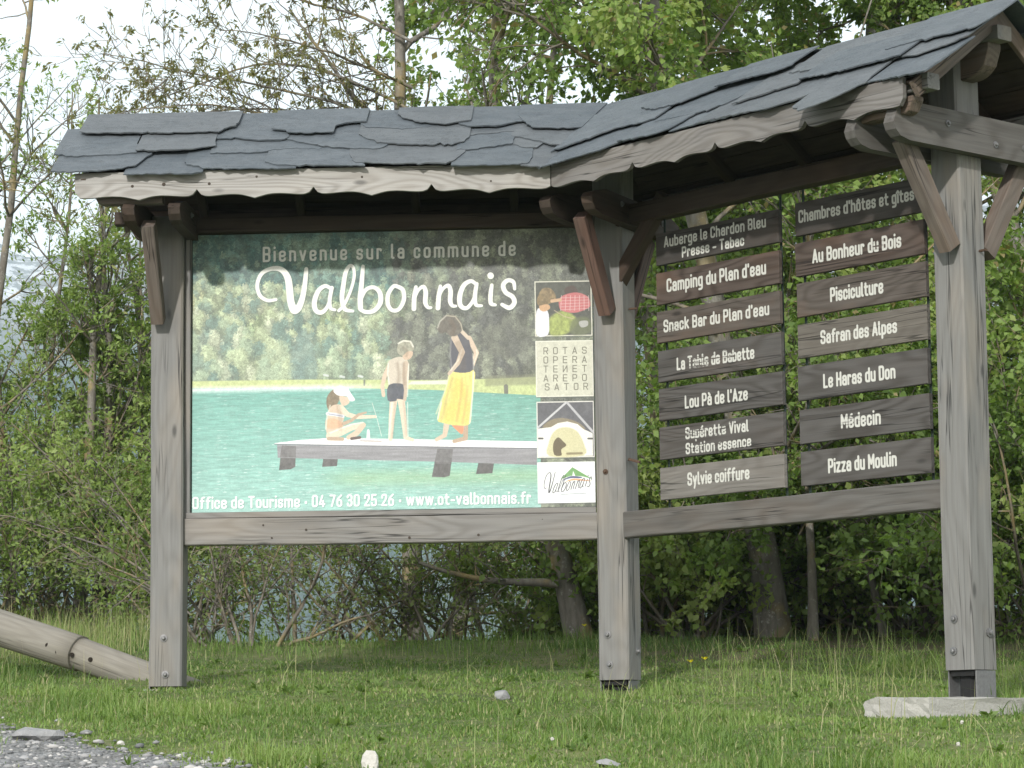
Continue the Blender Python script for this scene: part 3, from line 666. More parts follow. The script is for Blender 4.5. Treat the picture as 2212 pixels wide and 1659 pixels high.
# painter ---------------------------------------------------------------------------------
class Canvas:
    def __init__(s, W, H, col): s.W, s.H = W, H; s.a = np.empty((H, W, 3)); s.a[:] = np.array(col)/255.
    def box(s, pts, pad):
        p = np.asarray(pts); x0 = max(int(p[:, 0].min()-pad), 0); x1 = min(int(p[:, 0].max()+pad)+2, s.W); y0 = max(int(p[:, 1].min()-pad), 0); y1 = min(int(p[:, 1].max()+pad)+2, s.H)
        return x0, x1, y0, y1
    def put(s, b, m, col, tex=None):
        x0, x1, y0, y1 = b; c = np.array(col)/255.
        if tex is not None: c = c*tex[y0:y1, x0:x1, None]
        s.a[y0:y1, x0:x1] = s.a[y0:y1, x0:x1]*(1-m[..., None])+c*m[..., None]
    def mask_line(s, lines, r, soft, b):
        x0, x1, y0, y1 = b; yy, xx = np.mgrid[y0:y1, x0:x1]; m = np.zeros(xx.shape)
        for ln in lines:
            rr = r if isinstance(r, (list, tuple, np.ndarray)) else [r]*len(ln)
            for k in range(len(ln)-1):
                (ax, ay), (bx_, by) = ln[k], ln[k+1]; R = max(rr[k], rr[k+1])+soft+1
                u0 = max(int(min(ax, bx_)-R)-x0, 0); u1 = min(int(max(ax, bx_)+R)+2-x0, x1-x0); v0 = max(int(min(ay, by)-R)-y0, 0); v1 = min(int(max(ay, by)+R)+2-y0, y1-y0)
                if u1 <= u0 or v1 <= v0: continue
                X = xx[v0:v1, u0:u1]+.5; Y = yy[v0:v1, u0:u1]+.5; dx, dy = bx_-ax, by-ay; L = dx*dx+dy*dy+1e-9
                t = np.clip(((X-ax)*dx+(Y-ay)*dy)/L, 0, 1); d = np.hypot(X-ax-t*dx, Y-ay-t*dy)-(rr[k]+(rr[k+1]-rr[k])*t)
                m[v0:v1, u0:u1] = np.maximum(m[v0:v1, u0:u1], np.clip(.5-d/max(soft, 1), 0, 1))
        return m
    def line(s, lines, r, col, alpha=1, soft=1.2, tex=None):
        if not isinstance(lines[0][0], (list, tuple)): lines = [lines]
        P_ = [p for l in lines for p in l]; R = max(r) if isinstance(r, (list, tuple)) else r
        b = s.box(P_, R+soft+2); s.put(b, s.mask_line(lines, r, soft, b)*alpha, col, tex)
    def poly(s, pts, col, alpha=1, soft=1.2, tex=None):
        b = s.box(pts, soft+2); x0, x1, y0, y1 = b
        if x1 <= x0 or y1 <= y0: return
        yy, xx = np.mgrid[y0:y1, x0:x1]; X = xx+.5; Y = yy+.5; ins = np.zeros(X.shape, bool); dm = np.full(X.shape, 1e9); n = len(pts)
        for k in range(n):
            (ax, ay), (bx_, by) = pts[k], pts[(k+1) % n]; dx, dy = bx_-ax, by-ay
            t = np.clip(((X-ax)*dx+(Y-ay)*dy)/(dx*dx+dy*dy+1e-9), 0, 1); dm = np.minimum(dm, np.hypot(X-ax-t*dx, Y-ay-t*dy))
            if dy != 0: c = ((ay > Y) != (by > Y)) & (X < ax+(Y-ay)*dx/dy); ins ^= c
        d = np.where(ins, -dm, dm); s.put(b, np.clip(.5-d/max(soft, 1), 0, 1)*alpha, col, tex)
def spline(pts, n=6, closed=True):
    m = len(pts); out = []
    for k in range(m if closed else m-1):
        g = lambda j: np.array(pts[j % m] if closed else pts[min(max(j, 0), m-1)], float)
        p0, p1, p2, p3 = g(k-1), g(k), g(k+1), g(k+2)
        for i in range(n):
            t = i/n; out.append(tuple(.5*((2*p1)+(-p0+p2)*t+(2*p0-5*p1+4*p2-p3)*t*t+(-p0+3*p1-3*p2+p3)*t**3)))
    if not closed: out.append(tuple(map(float, pts[-1])))
    return out
def to_image(name, arr, srgb=True):
    H, W = arr.shape[:2]; im = bpy.data.images.new(name, W, H, alpha=False, float_buffer=False)
    if not srgb: im.colorspace_settings.name = 'Non-Color'
    px = np.ones((H, W, 4), np.float32); px[..., :3] = np.clip(arr, 0, 1)[::-1]; im.pixels.foreach_set(px.ravel()); im.update(); im.pack(); return im

# ------------------------------------------------------------------ the printed picture panel
CW, CHT = 1760, 1232
def Z5(x, y):                                                         # measured print coordinates -> canvas
    ty = 55-.0239*(x-118); by = 1422-.0161*(x-115); v = (y-ty)/(by-ty); l = 118-3*v; r = 2086+13*v
    return ((x-l)/(r-l)*CW, v*CHT)
ZL = lambda pts: [Z5(x, y) for x, y in pts]
cv = Canvas(CW, CHT, (150, 160, 150)); yy, xx = np.mgrid[0:CHT, 0:CW]; u = xx/CW; v = yy/CHT
nz = lambda fx, fy, o=4, a=0: fbm(xx/fx+a, yy/fy+a*3, o)
tint = lambda c: np.array(c)/255.
big = smooth(.35, .6, nz(150, 190, 4, 2)); mid_ = smooth(.3, .65, nz(42, 55, 4, 7)); fine = nz(9, 11, 3, 5)
top = tint((74, 116, 112))*(1-mid_[..., None])+tint((128, 158, 138))*mid_[..., None]
lf = tint((150, 170, 128))*(1-mid_[..., None])+tint((205, 212, 160))*mid_[..., None]
lf2 = tint((132, 158, 142))*(1-mid_[..., None])+tint((190, 205, 180))*mid_[..., None]
rt = tint((98, 102, 94))*(1-mid_[..., None])+tint((138, 146, 122))*mid_[..., None]
slope = .10+.16*u
base = top*(1-smooth(slope, slope+.12, v))[..., None]+(lf*big[..., None]+lf2*(1-big[..., None]))*smooth(slope, slope+.12, v)[..., None]
rw = smooth(.38, .72, u+.10*(nz(90, 120, 3, 9)-.5)-(.1*(v-.3)))[..., None]; base = base*(1-rw)+rt*rw
lower = smooth(.40, .50, v)*(1-smooth(.30, .8, u)); base = base*(1-.35*lower[..., None])+(tint((120, 145, 128))*(1-mid_[..., None])+tint((188, 202, 168))*mid_[..., None])*.35*lower[..., None]
base = base*(.62+.72*fine[..., None])*(.88+.22*smooth(.35, .6, nz(26, 60, 3, 12)))[..., None]; spark = (nz(4.5, 5, 2, 31) > .60)*(u > .45)*.35*smooth(.1, .3, v); base = base+(tint((205, 212, 180))-base)*spark[..., None]
for k in range(26):                                                   # round crowns and vertical trunks
    pass
cv.a = base
r_ = random.Random(5)
for k in range(620):
    fy = (k/620)**.9; y = 70+fy*690+r_.uniform(-20, 20); x = r_.uniform(100, 1820); uu = (x-118)/1950; s_ = (11+34*fy)*r_.uniform(.6, 1.3)
    if uu > .5: pal = [(104, 108, 102), (126, 131, 116), (88, 91, 88), (142, 148, 128)]
    elif fy < .30+.2*uu: pal = [(96, 138, 130), (120, 156, 142), (82, 118, 114), (140, 166, 142)]
    else: pal = [(184, 199, 158), (164, 184, 152), (130, 156, 138), (198, 208, 176), (112, 142, 130)]
    c = r_.choice(pal); tall = r_.uniform(1.0, 1.9)
    el = lambda sx, sy, ox, oy: ZL([(x+ox+sx*math.cos(t)*r_.uniform(.8, 1.15), y+oy-sy*math.sin(t)*r_.uniform(.85, 1.15)) for t in np.linspace(0, 5.6, 9)])
    cv.poly(el(s_, s_*tall, 3, s_*.55), tuple(v_*.70 for v_ in c), .55, s_*.35, tex=.75+.5*fine)
    cv.poly(el(s_*.8, s_*tall*.8, 0, 0), c, .70, s_*.22, tex=.68+.64*fine)
    cv.poly(el(s_*.4, s_*tall*.4, -s_*.2, -s_*.3*tall), tuple(min(v_*1.16, 240) for v_ in c), .55, s_*.2, tex=.75+.5*fine)
cv.poly(spline(ZL([(600, 765), (605, 640), (640, 540), (670, 512), (700, 550), (725, 650), (730, 765)]), 5), (118, 144, 136), .75, 12, tex=.85+.35*fine)
cv.poly(spline(ZL([(430, 765), (450, 660), (520, 580), (590, 600), (600, 765)]), 5), (190, 205, 165), .6, 16, tex=.85+.35*fine)
cv.poly(spline(ZL([(1530, 560), (1600, 480), (1740, 470), (1790, 560), (1740, 640), (1600, 650)]), 5), (92, 94, 86), .6, 26, tex=.85+.35*fine)
for x, y0, y1, w2 in ((1608, 620, 770, 9), (1668, 620, 770, 7), (1060, 470, 600, 5), (1540, 640, 740, 6), (1770, 640, 740, 5), (880, 560, 740, 3), (960, 520, 740, 3), (1250, 560, 740, 4)):
    cv.line(ZL([(x, y0), (x-4, y1)]), w2, (94, 94, 86), .35, 4)
# shore and lake
wx_ = (fbm(xx/7., yy/7.+3, 3)-.47)*34; wy_ = (fbm(xx/7.+40, yy/7., 3)-.47)*34
cv.a = cv.a[np.clip((yy+wy_).astype(int), 0, CHT-1), np.clip((xx+wx_).astype(int), 0, CW-1)]*(.80+.42*fbm(xx/3.2, yy/3.6, 2))[..., None]
cv.poly(ZL([(115, 778), (700, 768), (1300, 770), (1600, 762), (1820, 752), (1820, 850), (115, 812)]), (196, 208, 142), 1, 5, tex=.85+.3*fine)
cv.poly(ZL([(1200, 776), (1380, 770), (1400, 790), (1180, 792)]), (225, 226, 214), .9, 4)
cv.poly(ZL([(1560, 750), (1820, 740), (1820, 790), (1560, 800)]), (125, 128, 100), .6, 10)
cv.line(ZL([(1662, 800), (1663, 832)]), 9, (92, 92, 84), .9, 2); cv.line(ZL([(968, 772), (968, 795)]), 4, (90, 95, 90), .8, 2)
for q in ((770, 745), (850, 752), (940, 750)): cv.line(ZL([q, (q[0]+18, q[1]+4)]), 5, (215, 220, 220), .8, 3)
lake = [Z5(112, 812), Z5(700, 806), Z5(1300, 818), Z5(1830, 845), Z5(1830, 1402), Z5(110, 1430)]
m0 = Canvas(CW, CHT, (0, 0, 0)); m0.poly(lake, (255, 255, 255)); lm = m0.a[..., 0]
lv = np.clip((v-.55)/.45, 0, 1)
wat = tint((106, 168, 155))*(1-lv)[..., None]+tint((148, 194, 184))*lv[..., None]
wat = wat*(1-.35*(smooth(.55, .95, u)*(1-lv))[..., None])+tint((96, 150, 128))*.35*(smooth(.55, .95, u)*(1-lv))[..., None]
rip = fbm(xx/46, yy/4.2, 4); wat = wat*(.84+.34*rip[..., None]); gl = smooth(.60, .70, fbm(xx/30+9, yy/3.0, 3))*(.45+.5*lv); wat = wat+(tint((226, 240, 238))-wat)*gl[..., None]*.75
gr = np.exp(-((v-.885)/.03)**2)*smooth(.28, .42, u)*.32; wat = wat+(tint((158, 184, 110))-wat)*gr[..., None]
cv.a = cv.a*(1-lm[..., None])+wat*lm[..., None]
band = np.clip(1-np.abs(v-(.560+.02*(u > 2)))/.017, 0, 1)*(1-smooth(.33, .55, u))*.9; band = band*(.7+.6*fine); cv.a = cv.a+(tint((238, 242, 240))-cv.a)*np.clip(band, 0, 1)[..., None]
# jetty
GP = (88, 86, 86)
for q in ([(562, 1092), (632, 1095), (628, 1196), (605, 1208), (548, 1212)], [(766, 1150), (838, 1152), (833, 1192), (760, 1196)], [(1326, 1104), (1402, 1106), (1386, 1238), (1360, 1246), (1298, 1244)], [(1526, 1176), (1602, 1178), (1594, 1226), (1514, 1230)]):
    cv.poly(ZL(q), GP, 1, 2, tex=.8+.4*fine)
cv.poly(ZL([(538, 1088), (1812, 1104), (1812, 1186), (1402, 1172), (632, 1154), (542, 1152)]), (142, 141, 146), 1, 2, tex=.85+.3*nz(90, 6, 3, 3))
for q in ([(562, 1092), (632, 1095), (630, 1150), (552, 1150)], [(1326, 1106), (1402, 1108), (1394, 1180), (1310, 1180)]): cv.poly(ZL(q), (104, 102, 103), .85, 2, tex=.8+.4*fine)
cv.poly(ZL([(524, 1081), (640, 1066), (800, 1054), (1200, 1060), (1812, 1070), (1812, 1103), (1400, 1099), (800, 1090), (530, 1086)]), (244, 243, 244), 1, 2)
cv.line(ZL([(526, 1085), (900, 1091), (1812, 1105)]), 1.6, (70, 72, 84), .8, 1.5)
SK = (214, 190, 166); SK2 = (228, 208, 184); SK3 = (184, 158, 134)
K = CW/1972.
# seated girl
cv.poly(spline(ZL([(786, 850), (815, 818), (850, 828), (842, 875), (820, 905), (795, 922), (782, 890)]), 5), (128, 112, 88), 1, 3, tex=.8+.4*fine)
cv.poly(spline(ZL([(805, 900), (850, 892), (872, 930), (862, 985), (868, 1030), (800, 1050), (778, 1010), (786, 950)]), 5), SK, 1, 2)
cv.poly(spline(ZL([(780, 965), (830, 962), (862, 990), (835, 1005), (785, 1008)]), 5), (226, 172, 134), .8, 6)
cv.poly(spline(ZL([(845, 850), (885, 855), (896, 872), (886, 890), (858, 895)]), 5), SK, 1, 2)
cv.poly(spline(ZL([(816, 822), (850, 800), (885, 812), (905, 840), (922, 868), (898, 874), (880, 850), (838, 846)]), 5), (240, 238, 240), 1, 2)
cv.line(ZL([(786, 936), (825, 940), (862, 948)]), 8*K, (228, 228, 234), .95, 2); cv.line(ZL([(786, 936), (862, 948)]), 2, (110, 120, 150), .7, 2)
cv.line(ZL([(852, 905), (885, 940), (930, 952), (1022, 950)]), [14*K, 12*K, 10*K, 7*K], SK2, 1, 2)
cv.line(ZL([(866, 985), (905, 968), (940, 940), (975, 930)]), [9*K, 8*K, 7*K, 5*K], SK3, 1, 2)
cv.line(ZL([(800, 1045), (850, 1025), (905, 1002), (962, 990)]), [20*K, 20*K, 16*K, 12*K], SK2, 1, 2)
cv.line(ZL([(962, 992), (930, 1030), (890, 1052)]), [13*K, 14*K, 11*K], SK, 1, 2); cv.line(ZL([(792, 1058), (860, 1060)]), 9*K, SK3, 1, 2)
cv.line(ZL([(905, 1058), (945, 1052)]), 7*K, (84, 66, 62), 1, 2); cv.line(ZL([(987, 1018), (987, 1052)]), [6*K, 9*K], (238, 242, 240), 1, 2)
cv.line(ZL([(1006, 882), (1030, 960), (1052, 1045)]), 1.3, (225, 228, 218), .8, 1.2); cv.line(ZL([(950, 1068), (1050, 1071)]), 3, (150, 130, 125), .6, 3)
# standing boy
cv.line(ZL([(1092, 700), (1068, 750), (1056, 800), (1062, 845)]), [12*K, 11*K, 9*K, 9*K], SK, 1, 2)
cv.poly(spline(ZL([(1100, 668), (1145, 655), (1180, 672), (1188, 730), (1172, 800), (1092, 800), (1084, 740), (1082, 690)]), 5), (206, 194, 176), 1, 2)
cv.line(ZL([(1132, 680), (1136, 740), (1130, 795)]), 3, (182, 168, 150), .6, 6)
cv.line(ZL([(1112, 866), (1102, 960), (1096, 1060)]), [19*K, 14*K, 10*K], SK2, 1, 2); cv.line(ZL([(1148, 862), (1160, 950), (1170, 1052), (1204, 1064)]), [18*K, 14*K, 10*K, 8*K], SK2, 1, 2)
cv.poly(spline(ZL([(1088, 794), (1166, 794), (1172, 862), (1130, 862), (1124, 872), (1083, 870)]), 3), (74, 78, 88), 1, 2, tex=.8+.4*fine)
cv.line(ZL([(1172, 688), (1164, 750), (1172, 820), (1166, 866)]), [13*K, 11*K, 9*K, 8*K], (196, 176, 154), 1, 2)
cv.poly(spline(ZL([(1160, 630), (1200, 625), (1206, 645), (1188, 668), (1160, 665)]), 5), (206, 178, 152), 1, 2)
cv.poly(spline(ZL([(1130, 605), (1150, 577), (1185, 575), (1210, 600), (1208, 625), (1180, 630), (1155, 650), (1132, 635)]), 5), (158, 156, 136), 1, 3, tex=.75+.5*fine)
# standing woman
cv.line(ZL([(1372, 980), (1362, 1040), (1322, 1062)]), [15*K, 11*K, 9*K], SK, 1, 2); cv.line(ZL([(1462, 980), (1464, 1055), (1408, 1070)]), [15*K, 11*K, 9*K], SK3, 1, 2)
cv.poly(spline(ZL([(1395, 985), (1450, 985), (1448, 1034), (1425, 1020)]), 4), (240, 140, 100), 1, 2)
cv.line(ZL([(1482, 562), (1518, 635), (1500, 695)]), [12*K, 12*K, 9*K], SK, 1, 2)
cv.poly(spline(ZL([(1398, 718), (1504, 720), (1503, 800), (1492, 900), (1484, 984), (1420, 992), (1352, 980), (1326, 962), (1345, 880), (1372, 800)]), 5), (236, 218, 122), 1, 2, tex=.9+.2*nz(10, 60, 3, 6))
cv.poly(spline(ZL([(1420, 760), (1460, 800), (1480, 900), (1478, 975), (1400, 980), (1360, 960), (1390, 860)]), 5), (244, 200, 92), .55, 18)
cv.line(ZL([(1390, 725), (1368, 810), (1320, 935)]), 3, (250, 240, 190), .6, 5)
cv.poly(spline(ZL([(1392, 560), (1430, 535), (1470, 548), (1488, 600), (1500, 720), (1396, 724), (1390, 650)]), 5), (76, 76, 84), 1, 2)
cv.line(ZL([(1412, 560), (1448, 632), (1428, 685), (1384, 738)]), [17*K, 14*K, 11*K, 8*K], (204, 182, 160), 1, 2)
cv.line(ZL([(1445, 528), (1478, 562)]), 9*K, (214, 194, 172), 1, 3)
cv.poly(spline(ZL([(1336, 490), (1362, 452), (1400, 447), (1434, 468), (1450, 515), (1425, 548), (1392, 552), (1368, 535), (1345, 540), (1325, 515)]), 5), (104, 98, 88), 1, 4, tex=.75+.45*fine)
cv.line(ZL([(1375, 452), (1415, 456), (1442, 492), (1450, 525)]), 2.5, (190, 182, 160), .8, 3)
# inset pictures
def quadz(x0, y0, x1, y1): return ZL([(x0, y0), (x1, y0-(x1-x0)*.02), (x1+4, y1-(x1-x0)*.018), (x0+3, y1)])
for (x0, y0, x1, y1) in ((1803, 281, 2081, 554), (1806, 576, 2086, 853), (1810, 876, 2089, 1151), (1813, 1173, 2094, 1373)):
    cv.poly([(a+3, b+4) for a, b in quadz(x0, y0, x1, y1)], (70, 74, 72), .6, 5)
cv.poly(quadz(1803, 281, 2081, 554), (228, 226, 208)); cv.poly(quadz(1808, 286, 2076, 549), (72, 74, 66), 1, 1, tex=.75+.5*fine)
cv.poly(spline(ZL([(1872, 470), (1940, 425), (2000, 455), (2010, 490), (1960, 540), (1880, 544)]), 4), (166, 180, 88), .9, 12, tex=.75+.5*fine)
cv.poly(spline(ZL([(1990, 470), (2066, 460), (2072, 535), (1980, 540)]), 4), (96, 104, 70), .8, 10)
cv.line(ZL([(1900, 425), (1950, 455), (1990, 465)]), 2, (190, 170, 140), .8, 2)
cv.poly(spline(ZL([(1812, 430), (1840, 412), (1868, 430), (1874, 480), (1868, 545), (1812, 546)]), 3), (232, 232, 242), 1, 2)
cv.poly(spline(ZL([(1830, 395), (1870, 395), (1878, 415), (1850, 430), (1828, 420)]), 4), (206, 160, 118), 1, 3)
cv.poly(spline(ZL([(1815, 370), (1840, 318), (1880, 315), (1905, 345), (1905, 375), (1880, 390), (1850, 395), (1822, 400)]), 4), (134, 112, 76), 1, 3, tex=.7+.6*fine)
cv.poly(spline(ZL([(1950, 318), (1990, 300), (2015, 330), (2000, 365), (1960, 350)]), 4), (70, 56, 50), 1, 3)
cv.poly(spline(ZL([(1926, 365), (1955, 345), (2010, 335), (2062, 355), (2076, 395), (2060, 415), (2000, 436), (1935, 425), (1922, 395)]), 4), (196, 102, 104), 1, 2)
for k in range(7): cv.line(ZL([(1935+22*k, 350), (1930+23*k, 425)]), 1.3, (236, 212, 210), .7, 1)
for k in range(5): cv.line(ZL([(1930, 362+15*k), (2068, 358+14*k)]), 1.3, (226, 196, 196), .6, 1)
cv.line(ZL([(1888, 378), (1928, 372)]), 8*K, (206, 165, 130), 1, 2); cv.poly(spline(ZL([(2020, 480), (2060, 475), (2062, 500), (2030, 508)]), 3), (170, 170, 165), 1, 2)
cv.poly(quadz(1806, 576, 2086, 853), (232, 230, 214)); cv.poly(quadz(1811, 581, 2082, 848), (206, 205, 186), 1, 1, tex=.93+.14*nz(14, 14, 4, 1))
for k, (wrd, yb) in enumerate((('ROTAS', 643), ('OPERA', 688), ('TEИET', 733), ('AREPO', 778), ('SATOR', 821))):
    for j, c in enumerate(wrd):
        gx = 1858+47*j+(6 if k == 4 else 0); ls, wd = text_lines(c); sc = 36
        cv.line([[Z5(gx-14+(px/max(wd, .1))*26, yb-(gx-1850)*.02-py*sc) for px, py in l] for l in ls], 2.0, (104, 102, 88), .95, 1.2)
cv.poly(quadz(1810, 876, 2089, 1151), (232, 230, 222)); cv.poly(quadz(1815, 881, 2085, 1146), (84, 84, 90), 1, 1, tex=.85+.3*fine)
cv.poly(spline(ZL([(1838, 1000), (1880, 965), (1940, 955), (2010, 975), (2050, 1010), (2000, 1000), (1930, 990), (1880, 1000)]), 3), (128, 116, 92), 1, 2)
cv.poly(ZL([(1817, 1008), (1880, 1000), (1915, 980), (1960, 972), (2010, 985), (2040, 1010), (2084, 1030), (2085, 1140), (1817, 1146)]), (240, 238, 228), 1, 2)
cv.poly(spline(ZL([(1872, 1142), (1872, 1070), (1900, 1018), (1950, 1000), (2005, 1018), (2038, 1075), (2040, 1138)]), 4), (208, 202, 158), 1, 4)
cv.poly(spline(ZL([(1896, 1135), (1892, 1080), (1915, 1050), (1940, 1070), (1955, 1090), (1930, 1110), (1932, 1138)]), 3), (92, 80, 56), 1, 2); cv.line(ZL([(1960, 1130), (2030, 1128)]), 5, (130, 118, 84), .9, 3)
cv.line(ZL([(1952, 882), (1818, 1002)]), 4.5, (196, 196, 200), 1, 1.5); cv.line(ZL([(1960, 880), (2084, 1022)]), 5, (184, 184, 188), 1, 1.5)
for q in (1830, 2070): cv.line(ZL([(q-8, 1056), (q+10, 1056)]), 4, (60, 58, 58), .9, 1.5)
cv.poly(quadz(1813, 1173, 2094, 1373), (244, 246, 246), 1, 1.2)
cv.poly(ZL([(1925, 1256), (1984, 1196), (2082, 1254), (2030, 1240), (1975, 1238)]), (104, 158, 88), 1, 1.5)
cv.poly(ZL([(1982, 1245), (1988, 1214), (2000, 1243)]), (246, 248, 246), 1, 1.2)
cv.poly(spline(ZL([(1935, 1262), (1975, 1240), (2030, 1244), (2020, 1250), (1975, 1250)]), 4), (72, 78, 120), 1, 1.5)
cv.poly(spline(ZL([(1948, 1268), (1990, 1252), (2050, 1258), (2078, 1264), (2030, 1262), (1990, 1260)]), 4), (232, 158, 108), 1, 1.5)
# script word: strokes measured on the print
SCR = [
 ([(532, 374), (490, 378), (452, 352), (440, 300), (462, 245), (512, 220), (560, 226), (590, 265), (600, 330), (606, 385), (622, 425), (645, 412), (664, 360), (676, 290), (682, 222)], [8, 9, 10, 10, 10, 11, 14, 17, 18, 18, 20, 17, 14, 12, 10]),
 ([(802, 318), (775, 306), (742, 330), (722, 385), (730, 428), (760, 436), (788, 405), (803, 350), (808, 318)], [9, 10, 12, 13, 12, 11, 9, 8, 8]), ([(808, 315), (798, 370), (802, 415), (824, 424)], [10, 10, 9, 7]),
 ([(842, 428), (868, 400), (900, 330), (918, 260), (914, 215), (896, 206), (876, 240), (864, 310), (858, 370), (872, 420), (912, 430)], [8, 8, 8, 8, 8, 9, 11, 12, 12, 11, 7]),
 ([(962, 208), (955, 290), (948, 370), (950, 420)], [9, 12, 14, 12]), ([(950, 375), (975, 325), (1015, 312), (1045, 340), (1046, 390), (1015, 428), (975, 434), (950, 422)], [9, 10, 10, 12, 13, 11, 10, 10]),
 ([(1125, 305), (1158, 325), (1162, 375), (1138, 420), (1105, 425), (1084, 395), (1086, 345), (1110, 308), (1125, 305)], [10, 11, 11, 10, 10, 11, 11, 10, 10]),
 ([(1222, 310), (1214, 360), (1212, 418)], [9, 12, 12]), ([(1214, 370), (1232, 328), (1258, 308), (1270, 335), (1268, 385), (1280, 410), (1296, 412)], [7, 8, 10, 12, 12, 9, 7]),
 ([(1342, 306), (1334, 356), (1330, 414)], [9, 12, 12]), ([(1334, 366), (1352, 322), (1380, 302), (1392, 330), (1390, 378), (1400, 402), (1418, 404)], [7, 8, 10, 12, 12, 9, 7]),
 ([(1518, 296), (1492, 280), (1458, 300), (1438, 350), (1440, 400), (1470, 414), (1500, 380), (1516, 330), (1520, 296)], [9, 10, 12, 13, 12, 10, 9, 8, 8]), ([(1520, 294), (1512, 350), (1516, 396), (1544, 402)], [10, 11, 10, 7]),
 ([(1594, 300), (1588, 350), (1590, 390), (1612, 398)], [9, 12, 11, 7]), ([(1588, 252), (1589, 254)], [16, 16]),
 ([(1706, 318), (1700, 284), (1672, 276), (1650, 300), (1662, 335), (1696, 358), (1704, 388), (1680, 412), (1644, 396)], [8, 10, 11, 12, 12, 12, 12, 12, 9]),
]
def scr_draw(f, rs, col, alpha=1, off=(0, 0), soft=1.3):
    for pts, rr in SCR:
        cp = spline(pts, 6, False) if len(pts) > 2 else pts; rad = list(np.interp(np.linspace(0, len(pts)-1, len(cp)), range(len(pts)), rr))
        cv.line([[(a+off[0], b+off[1]) for a, b in (f(*p) for p in cp)]][0], [r*rs for r in rad], col, alpha, soft)
scr_draw(Z5, K*.98, (66, 84, 74), .55, (3, 4), 6); scr_draw(Z5, K*.98, (246, 246, 238))
lg = lambda x, y: Z5(1835+(x-435)/1285*232+(430-y)*.10, 1330-(x-435)*.022-(440-y)*.36-(0 if x > 690 else (430-y)*.12))
scr_draw(lg, .14*K, (46, 46, 52), 1, (0, 0), 1.3); cv.line(ZL([(1930, 1329), (2048, 1323)]), 1.5, (120, 130, 140), .8, 2)
def line_text(txt, x0, x1, yb0, yb1, cap, track, col, r, shadow=None):
    ls, wd = text_lines(txt, track); sc = (x1-x0)/wd
    q = [[Z5(x0+px*sc, yb0+(yb1-yb0)*(px/wd)-py*cap) for px, py in l] for l in ls]
    if shadow: cv.line([[(a+2.5, b+3) for a, b in l] for l in q], r, shadow, .6, 3.5)
    cv.line(q, r, col, 1, 1.3)
line_text('Bienvenue sur la commune de', 467, 1712, 189, 154, 77, .12, (232, 232, 224), 5.1, (60, 82, 78))
line_text('Office de Tourisme • 04 76 30 25 26 • www.ot-valbonnais.fr', 121, 1782, 1403, 1374, 60, .0, (244, 246, 244), 4.0, (96, 128, 120))
# back light: bright rims, darker shaded sides, print grain
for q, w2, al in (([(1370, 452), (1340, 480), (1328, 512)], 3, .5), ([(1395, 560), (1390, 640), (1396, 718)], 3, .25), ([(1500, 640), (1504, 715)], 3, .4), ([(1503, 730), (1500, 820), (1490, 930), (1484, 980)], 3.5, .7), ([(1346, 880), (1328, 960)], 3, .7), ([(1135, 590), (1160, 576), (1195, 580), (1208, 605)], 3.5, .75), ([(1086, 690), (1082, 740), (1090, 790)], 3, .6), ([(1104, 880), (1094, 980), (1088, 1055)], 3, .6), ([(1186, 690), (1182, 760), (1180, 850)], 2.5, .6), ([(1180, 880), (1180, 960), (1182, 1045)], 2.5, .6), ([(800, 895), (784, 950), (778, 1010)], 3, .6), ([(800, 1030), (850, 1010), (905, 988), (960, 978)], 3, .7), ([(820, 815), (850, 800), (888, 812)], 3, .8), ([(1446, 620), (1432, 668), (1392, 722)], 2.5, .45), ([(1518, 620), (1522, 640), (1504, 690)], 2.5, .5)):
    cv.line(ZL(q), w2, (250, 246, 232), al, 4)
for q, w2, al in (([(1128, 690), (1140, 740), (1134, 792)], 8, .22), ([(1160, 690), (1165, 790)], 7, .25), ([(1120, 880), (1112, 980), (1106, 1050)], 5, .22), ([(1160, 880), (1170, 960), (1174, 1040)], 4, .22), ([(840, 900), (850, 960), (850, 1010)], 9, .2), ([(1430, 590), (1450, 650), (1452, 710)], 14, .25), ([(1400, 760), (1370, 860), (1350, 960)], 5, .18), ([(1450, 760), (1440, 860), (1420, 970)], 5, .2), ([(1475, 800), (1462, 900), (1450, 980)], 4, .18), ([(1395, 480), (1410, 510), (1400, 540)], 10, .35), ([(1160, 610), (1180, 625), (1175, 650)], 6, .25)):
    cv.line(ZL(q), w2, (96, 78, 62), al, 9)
cv.a = cv.a*(1+.10*(rng.random((CHT//2+1, CW//2+1)).repeat(2, 0).repeat(2, 1)[:CHT, :CW, None]-.5))
cv.a = cv.a*(.95+.10*nz(7, 7, 3, 44)[..., None])
